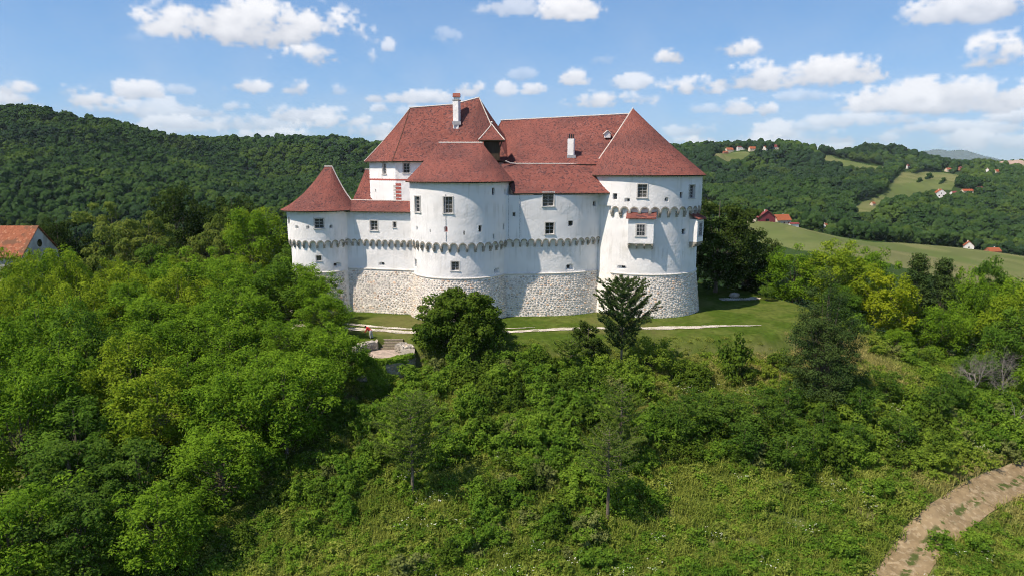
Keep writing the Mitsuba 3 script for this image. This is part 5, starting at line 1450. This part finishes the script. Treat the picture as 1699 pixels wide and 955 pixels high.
# ---- ivy over the bastion
r_ = np.random.default_rng(240)
n = 13000
a = r_.uniform(-1.55, 1.35, n)
depth_ = r_.random(n) ** .8
z = BZ + .42 - depth_ * 4.4
rr = BR + .1 + .35 * r_.random(n) * (.4 + depth_) + .3 * (meshkit.noise(np.stack([a * 4, z * 1.4, 0 * z], -1), 5) - .3)
P = np.stack([BC[0] + rr * np.sin(a), BC[1] - rr * np.cos(a), z], -1)
keep = meshkit.noise(np.stack([a * 2.2 + 3, z * .8, 0 * z], -1), 9) > .20 + .3 * (a > 1.0)
N = unit(np.stack([np.sin(a), -np.cos(a), 0 * a + .45], -1) + r_.normal(size=(n, 3)) * .4)
P, N = P[keep], N[keep]
m_ = 5200                                                            # and creeping over the front rim on to the floor
a = r_.uniform(-1.5, 1.35, m_)
rr = BR + .25 - 2.1 * r_.random(m_) ** 1.3
z = BZ + .08 + .55 * r_.random(m_) * np.clip((rr - BR + 2.2) / 2.2, .25, 1)
P2 = np.stack([BC[0] + rr * np.sin(a), BC[1] - rr * np.cos(a), z], -1)
k2 = meshkit.noise(P2 * [1.1, 1.1, 0] + 4, 6) > .25 + .5 * np.clip((BR - 1.1 - rr), 0, 1)
P, N = np.vstack([P, P2[k2]]), np.vstack([N, unit(r_.normal(size=(k2.sum(), 3)) * .5 + [0, -.2, 1])])
v, f = leaves(P, N, .22, .17, r_, .8)
scene['ivy'] = ply((v, f), 'shrub_leaf')
L('ivy', 'climbing plants hanging over the front of the round bastion', 'climbing plant')

# ---- thicket, herbs, grass of the slope
for i in range(5):
    r_ = np.random.default_rng(300 + i)
    C = clumps_on(r_, 30, 1.25, .15, 1.75, 'dome', .45, 300 + i)
    scene[f'thicket_proto_{i}'] = {'type': 'shapegroup', 'foliage': ply(crown(r_, C, .42, 46, .25, .155, .75, up=.55, out=.85), ['shrub_leaf', 'shrub_leaf', 'bush_leaf', 'shrub_leaf', 'grey_leaf'][i])}
for i in range(3):
    r_ = np.random.default_rng(320 + i)
    C = clumps_on(r_, 11, .7, .05, .7, 'dome', .5, 320 + i)
    scene[f'herb_proto_{i}'] = {'type': 'shapegroup', 'foliage': ply(crown(r_, C, .26, 24, .175, .09, .8, up=.6), ['shrub_leaf', 'grass_blade', 'shrub_leaf'][i])}
for i in range(4):
    r_ = np.random.default_rng(340 + i)
    nb = 60
    c = r_.normal(0, .32, (nb, 3)) * [1, 1, 0]
    az = r_.uniform(0, 2 * math.pi, nb)
    ln, wd = r_.uniform(.35, .85, nb), r_.uniform(.018, .034, nb)
    d = np.stack([np.cos(az), np.sin(az), 0 * az], -1)
    sdx = np.stack([-np.sin(az), np.cos(az), 0 * az], -1)
    bend = r_.uniform(.15, .75, nb)[:, None]
    mid = c + d * bend * ln[:, None] * .35 + np.stack([0 * ln, 0 * ln, ln * .62], -1)
    tip = c + d * bend * ln[:, None] + np.stack([0 * ln, 0 * ln, ln * (1 - .35 * bend[:, 0])], -1)
    w = wd[:, None]
    v = np.stack([c - sdx * w, c + sdx * w, mid - sdx * w * .8, mid + sdx * w * .8, tip], 1).reshape(-1, 3)
    k = np.arange(nb)[:, None] * 5
    scene[f'grass_proto_{i}'] = {'type': 'shapegroup', 'blades': ply((v, np.vstack([k + [0, 1, 3], k + [0, 3, 2], k + [2, 3, 4]])), 'grass_blade')}
r_ = np.random.default_rng(360)
cc = r_.uniform(-.6, .6, (16, 3)) * [1, 1, 0] + [0, 0, .75] + r_.normal(0, .12, (16, 3)) * [0, 0, 1]
scene['flower_proto'] = {'type': 'shapegroup', 'petals': ply(crown(r_, cc[:9], .05, 5, .06, .05, .4, up=1.2, rnd=.3), 'white_petal')}

PATH_LINES = [LineString(p[0]) for p in PATHS]
def blocked(x, y, margin):
    q = Point(x, y)
    if TRACK_LINE.distance(q) < 1.58 + margin:
        return True
    if math.hypot(x - BC[0], y - BC[1]) < BR + .4 + margin * .4 or (abs(x - BC[0]) < 2.2 and 74 < y < 78.5):
        return True
    return False

r_ = np.random.default_rng(400)
def dens_noise(x, y, sc, seed):
    return float(meshkit.fbm(np.array([x / sc, y / sc, 0.5]), 3, seed))

shrubs, thicket = [], 0
# countable larger shrubs on the slope: (x, y, radius, height, kind, label)
SHRUBS = [(-10.5, 69, 1.9, 2.6, 1, 'green shrub directly below the dense round tree'), (-3.5, 67.5, 2.3, 2.4, 2, 'wide dark shrub below the right side of the dense round tree'), (1.2, 68.5, 2.0, 2.2, 2, 'dark shrub in the bush row between round tree and larch'),
          (3.6, 66, 1.9, 2.3, 2, 'dark shrub in front of the small thin larch'), (-9.6, 63.5, 2.1, 2.8, 0, 'bright green shrub below the bastion'), (-13, 61, 2.0, 2.9, 1, 'green shrub at the wood edge below the bastion'),
          (6.0, 48.6, 1.6, 2.6, 4, 'dense greyish shrub left of the slender larch'), (-7.5, 44.6, 1.7, 2.4, 4, 'greyish green shrub at the bottom edge, left of centre'), (-2.2, 50.3, 1.5, 2.0, 0, 'green shrub in the lower middle meadow'),
          (8.5, 62.5, 2.0, 2.4, 1, 'green shrub in the middle thicket right of centre'), (-1.0, 58.5, 2.0, 2.3, 3, 'leafy shrub at the centre of the thicket'), (11.5, 52.5, 1.5, 1.7, 0, 'pale green shrub right of the slender larch'),
          (19.6, 70.9, 1.3, 1.6, 3, 'tall shrub at the lawn bank left of the dense conifer'), (24.0, 70.8, 2.4, 4.6, 2, 'bushy green shrub touching the dense conifer on its left'), (33.5, 49.0, 1.2, 1.2, 0, 'small green shrub left of the dirt track'),
          (38.5, 57.2, 1.7, 2.4, 1, 'yellowish green shrub above the dirt track'), (33.0, 44.8, 1.0, .9, 0, 'low shrub on the meadow right of the dirt track'), (40.5, 63.5, 2.2, 3.2, 2, 'dark shrub at the lower right wood edge')]
for x, y, rr, hh, kd, lab in SHRUBS:
    k = uniq('shrub')
    scene[k] = {'type': 'instance', 'shapegroup': {'type': 'ref', 'id': f'thicket_proto_{kd}'},
                'to_world': T().translate([x, y, float(gz(x, y)) - .1]).rotate([0, 0, 1], float(r_.uniform(0, 360))).scale([rr / 1.5, rr / 1.5, hh / 1.9])}
    L(k, lab, 'shrub')
# saplings in the darker stand right of the middle
SAP = [(14.5, 61.5), (17.8, 62.6), (21, 61.9), (24.5, 63.6), (27.2, 64.2), (18.5, 61.0), (22.3, 60.2), (25.6, 61.2), (29.5, 61.6), (15.3, 59.6), (33.6, 62.9), (36.4, 66.3), (20.6, 57.4), (27.2, 58.3), (24, 56.3), (31, 58.9), (36, 60.2), (39.2, 68.5), (43.2, 66.0), (46.4, 69.0)]
ORD = ordinal + ['fifteenth', 'sixteenth', 'seventeenth', 'eighteenth', 'nineteenth', 'twentieth']
SAP = sorted(SAP, key=lambda q: q[0] / q[1])
for i, (x, y) in enumerate(SAP):
    hh = r_.uniform(3.2, 4.8)
    tree_at('sapling', f'sapling_proto_{i % 3}', 6, x, y, float(gz(x, y)) + hh, r_.uniform(1.5, 2.1), 2.0, r_, f'young green sapling on the right slope, {ORD[i]} counted from the left', 'sapling', 'saplings on the right slope')

def scatter(n, xr, yr, fn):
    c = 0
    for _ in range(n):
        y = r_.uniform(*yr)
        x = r_.uniform(*xr)
        if abs(x) > .80 * y + 4 or blocked(x, y, .3):
            continue
        c += fn(x, y) or 0
    return c

STUFF_N = {}
def put_stuff(key, proto, x, y, s, sz):
    STUFF_N[key] = STUFF_N.get(key, 0) + 1
    scene[f'{key}__{STUFF_N[key]:03d}'] = {'type': 'instance', 'shapegroup': {'type': 'ref', 'id': proto},
                'to_world': T().translate([x, y, float(gz(x, y)) - .06]).rotate([0, 0, 1], float(r_.uniform(0, 360))).scale([s, s, sz])}

PL_OUT = PLATEAU.buffer(3.0)
def do_thicket(x, y):
    if math.hypot(x - BC[0], y - BC[1]) < BR + 3.0:
        return
    if PL_OUT.contains(Point(x, y)):
        return
    q = dens_noise(x, y, 6.0, 5)
    want = np.interp(y, [44, 50, 56, 61, 70, 74], [.12, .20, .42, .80, .85, .5])
    if x > 12 and y < 57:
        want *= .45
    if x > 42:
        want = max(want * .8, .5)
    if q > .30 + want * .42 or (66.8 < y < 76 and x > 14.5 and x < 34 and r_.random() < .88):
        return
    if 36 < x < 47 and y > 66 and r_.random() < .75:
        return
    s = r_.uniform(.55, 1.25) * np.interp(y, [44, 58, 70], [.72, 1.05, 1.1])
    if 14 < x < 29 and y > 61:
        s *= .62
    put_stuff('thicket', f'thicket_proto_{r_.choice(5, p=[.3, .28, .2, .14, .08])}', x, y, s, s * r_.uniform(.75, 1.25))
    return 1
n1 = scatter(1900, (-44, 60), (42.5, 74.5), do_thicket)
scatter(90, (40, 64), (76, 90), do_thicket)
L('thicket', 'tangled green brambles and shrubs covering the slope', kind='stuff')
def do_herb(x, y):
    if PLATEAU.buffer(.8).contains(Point(x, y)):
        return
    if dens_noise(x, y, 3.0, 9) < .40 and y > 50:
        return
    s = r_.uniform(.6, 1.5)
    if PL_OUT.contains(Point(x, y)):
        s *= .6
    put_stuff('meadow_herbs', f'herb_proto_{r_.integers(0, 3)}', x, y, s, s * r_.uniform(.6, 1.2))
    return 1
n2 = scatter(6500, (-36, 60), (39, 76), do_herb)
L('meadow_herbs', 'leafy herbs among the meadow grass of the slope', kind='stuff')
def do_grass(x, y):
    d = PLATEAU.distance(Point(x, y))
    if d < .25:
        return
    if WOOD.buffer(-1).contains(Point(x, y)):
        return
    if r_.random() > .35 + 1.3 * dens_noise(x, y, 2.2, 31) - .25:
        return
    s = r_.uniform(.7, 1.35) * (.45 if d < 3 else 1)
    put_stuff('meadow_grass', f'grass_proto_{r_.integers(0, 4)}', x, y, s, s * r_.uniform(.6, 1.15))
    return 1
n3 = scatter(15000, (-34, 62), (38, 78), do_grass)
scatter(2600, (33, 64), (77, 97), do_grass)
L('meadow_grass', 'tall meadow grass on the slope below the castle', kind='stuff')
def do_flower(x, y):
    if PLATEAU.buffer(2).contains(Point(x, y)) or dens_noise(x, y, 4.0, 13) < .54:
        return
    put_stuff('wild_flowers', 'flower_proto', x, y, r_.uniform(.7, 1.2), r_.uniform(.9, 1.5))
    return 1
n4 = scatter(520, (-12, 46), (40, 68), do_flower)
L('wild_flowers', 'small white wild flowers scattered in the meadow', kind='stuff')
for i in range(2):                                                   # short grass of the lawn edge and between the wheel tracks
    pass

# ---- woods on the hills
for i in range(6):
    r_ = np.random.default_rng(500 + i)
    parts = []
    for q in range(7):
        lump = trimesh.creation.icosphere(subdivisions=1, radius=1.0)
        lv = np.array(lump.vertices)
        lv = lv * (0.70 + .6 * meshkit.noise(lv * 1.9 + i * 7 + q * 3, 3))[:, None]
        a = r_.uniform(0, 2 * math.pi)
        rr = 0 if q == 0 else r_.uniform(1.4, 3.1)
        rad = r_.uniform(2.3, 2.9) if q == 0 else r_.uniform(1.1, 2.1)
        parts.append((lv * [rad, rad, rad * r_.uniform(.95, 1.4)] + [math.cos(a) * rr, math.sin(a) * rr, 8.2 if q == 0 else r_.uniform(4.5, 9.5)], np.array(lump.faces)))
    scene[f'forest_proto_{i}'] = {'type': 'shapegroup', 'crown': ply(cat_mesh(parts), 'forest_leaf')}
    for nm, sub, rad in (('far', 2, 4.6), ('rim', 1, 4.5)):
        ball = trimesh.creation.icosphere(subdivisions=sub, radius=1.0)
        bv = np.array(ball.vertices)
        bv = bv * (.50 + .62 * meshkit.fbm(bv * 1.7 + i * 7, 2, 3) + .55 * (meshkit.noise(bv * 4.3 + i * 3, 6) - .35))[:, None] * [rad * 1.12, rad * 1.12, rad * 1.05] + [0, 0, 7.0]
        scene[f'{nm}_forest_proto_{i}'] = {'type': 'shapegroup', 'crown': ply((bv, np.array(ball.faces)), 'forest_leaf')}
    C = clumps_on(r_, 22, 4.0, 2.5, 12.0, 'round', .35, 500 + i)
    scene[f'near_forest_proto_{i}'] = {'type': 'shapegroup', 'crown': ply(crown(r_, C, 1.5, 26, 1.05, .7, .85, up=.45, out=.9, rnd=.4), 'forest_leaf')}
r_ = np.random.default_rng(520)
cand = []
for y0, y1, sp in ((165, 420, 7.2), (420, 800, 7.8), (800, 1300, 7.8), (1300, 2300, 9.5)):
    ys = np.arange(y0, y1, sp * .87)
    for y in ys:
        xs = np.arange(-.98 * y - 25, .98 * y + 25, sp)
        cand.append(np.stack([xs + r_.uniform(-.8, .8, len(xs)) * sp, y + r_.uniform(-.8, .8, len(xs)) * sp, np.full(len(xs), sp)], -1))
cand = np.vstack(cand)
pt = shapely.points(cand[:, 0], cand[:, 1])
bad = np.zeros(len(cand), bool)
for q in FPOLY:
    bad |= shapely.contains(q.buffer(3), pt)
    for ahead in (14, 28, 44):                                       # and the rim on the near side, so that the pasture is open to view
        k_ = 1 + ahead / np.hypot(cand[:, 0], cand[:, 1])
        bad |= shapely.contains(q, shapely.points(cand[:, 0] * k_, cand[:, 1] * k_)) & (cand[:, 1] > 700)
el_top = np.degrees(np.arctan2(gz(cand[:, 0], cand[:, 1]) + 12 - 19.5, np.hypot(cand[:, 0], cand[:, 1])))
for a, b, rr in KEEP_OUT:
    bad |= (cand[:, 0] - a) ** 2 + (cand[:, 1] - b) ** 2 < (rr + 4) ** 2
    # the view down the slope in front of each house stays open
    base = math.degrees(math.atan2(float(gz(a, b)) + 1.0 - 19.5, math.hypot(a, b)))
    bad |= (np.abs(cand[:, 0] - a * cand[:, 1] / b) < rr * .75) & (cand[:, 1] < b) & (cand[:, 1] > b - 260) & (el_top > base)
bad |= np.hypot(cand[:, 0], cand[:, 1] - 90) < 125
_az, _zt = np.degrees(np.arctan2(cand[:, 0], cand[:, 1])), gz(cand[:, 0], cand[:, 1]) + 15
_el = np.degrees(np.arctan2(_zt - 19.5, np.hypot(cand[:, 0], cand[:, 1])))
bad |= (_az > 18.5) & (cand[:, 1] < 470) & (_el > np.interp(_az, [18, 23, 26, 40], [-5.8, -6.6, -8.2, -8.6]))   # open pasture between castle hill and meadow
cand = cand[~bad]
z = gz(cand[:, 0], cand[:, 1])
dist = np.hypot(cand[:, 0], cand[:, 1])
el = np.degrees(np.arctan2(z + 14 - 19.5, dist))
base_el = np.degrees(np.arctan2(z + 6 - 19.5, dist))
azb = np.round(np.degrees(np.arctan2(cand[:, 0], cand[:, 1])) * 3).astype(int)
order = np.argsort(dist)
high = {}
keep = np.zeros(len(cand), bool)
for i in order:                                                      # leave out trees that nearer woods hide
    b = azb[i]
    hmax = max(high.get(b - 1, -90), high.get(b, -90), high.get(b + 1, -90))
    if el[i] > high.get(b, -90) - .15:
        keep[i] = True
    if base_el[i] > high.get(b, -90):
        high[b] = base_el[i]
cand, z = cand[keep], z[keep]
for q, ((x, y, sp), zz) in enumerate(zip(cand, z)):
    s = sp / 8.0 * r_.uniform(.6, 1.45)
    scene[f'forest__{q + 1:03d}'] = {'type': 'instance', 'shapegroup': {'type': 'ref', 'id': f'{"near_" if y < 330 else "" if y < 620 else "far_" if y < 1100 else "rim_"}forest_proto_{r_.integers(0, 6)}'},
                'to_world': T().translate([float(x), float(y), float(zz) - 1.0]).rotate([0, 0, 1], float(r_.uniform(0, 360))).scale([s, s, s * float(r_.uniform(.8, 1.15))])}
L('forest', 'dense green deciduous forest covering the hills', kind='stuff')
for x, y, rr, lab in ((648, 1074, 7, 'large round tree standing alone on the hill pasture'), (606, 1027, 5, 'round tree on the hill pasture left of the largest'), (662, 1060, 5, 'bush like tree on the hill pasture below the largest'), (640, 1030, 4, 'small tree low on the hill pasture above the white house')):
    k = uniq('pasture_tree')
    scene[k] = {'type': 'instance', 'shapegroup': {'type': 'ref', 'id': 'forest_proto_2'}, 'to_world': T().translate([x, y, float(gz(x, y)) - 1.5]).scale([rr / 5, rr / 5, rr / 6])}
    L(k, lab, 'tree')
print('forest', [(a, b, int(((cand[:, 1] >= a) & (cand[:, 1] < b)).sum())) for a, b in ((0, 330), (330, 620), (620, 1100), (1100, 3000))])
print('counts', n1, n2, n3, n4, 'wood', len(WOOD_TREES), 'forest', len(cand))

# ---- the summer air: far hills fade to blue
scene['air'] = {'type': 'homogeneous', 'albedo': rgb(.72, .88, 1.0), 'sigma_t': 3.6e-5}
x0_, x1_, y0_, y1_ = GX[0] - 60, 15000.0, GY[0] - 60, 19500.0
z0_, z1_ = float(GZ.min()) - 1.0, 520.0
scene['haze'] = {'type': 'cube', 'to_world': T().translate([(x0_ + x1_) / 2, (y0_ + y1_) / 2, (z0_ + z1_) / 2]).scale([(x1_ - x0_) / 2, (y1_ - y0_) / 2, (z1_ - z0_) / 2]),
                 'bsdf': {'type': 'null'}, 'interior': {'type': 'ref', 'id': 'air'}}
L('haze', 'thin summer haze over the hills', kind='stuff')
scene['camera']['medium'] = {'type': 'ref', 'id': 'air'}
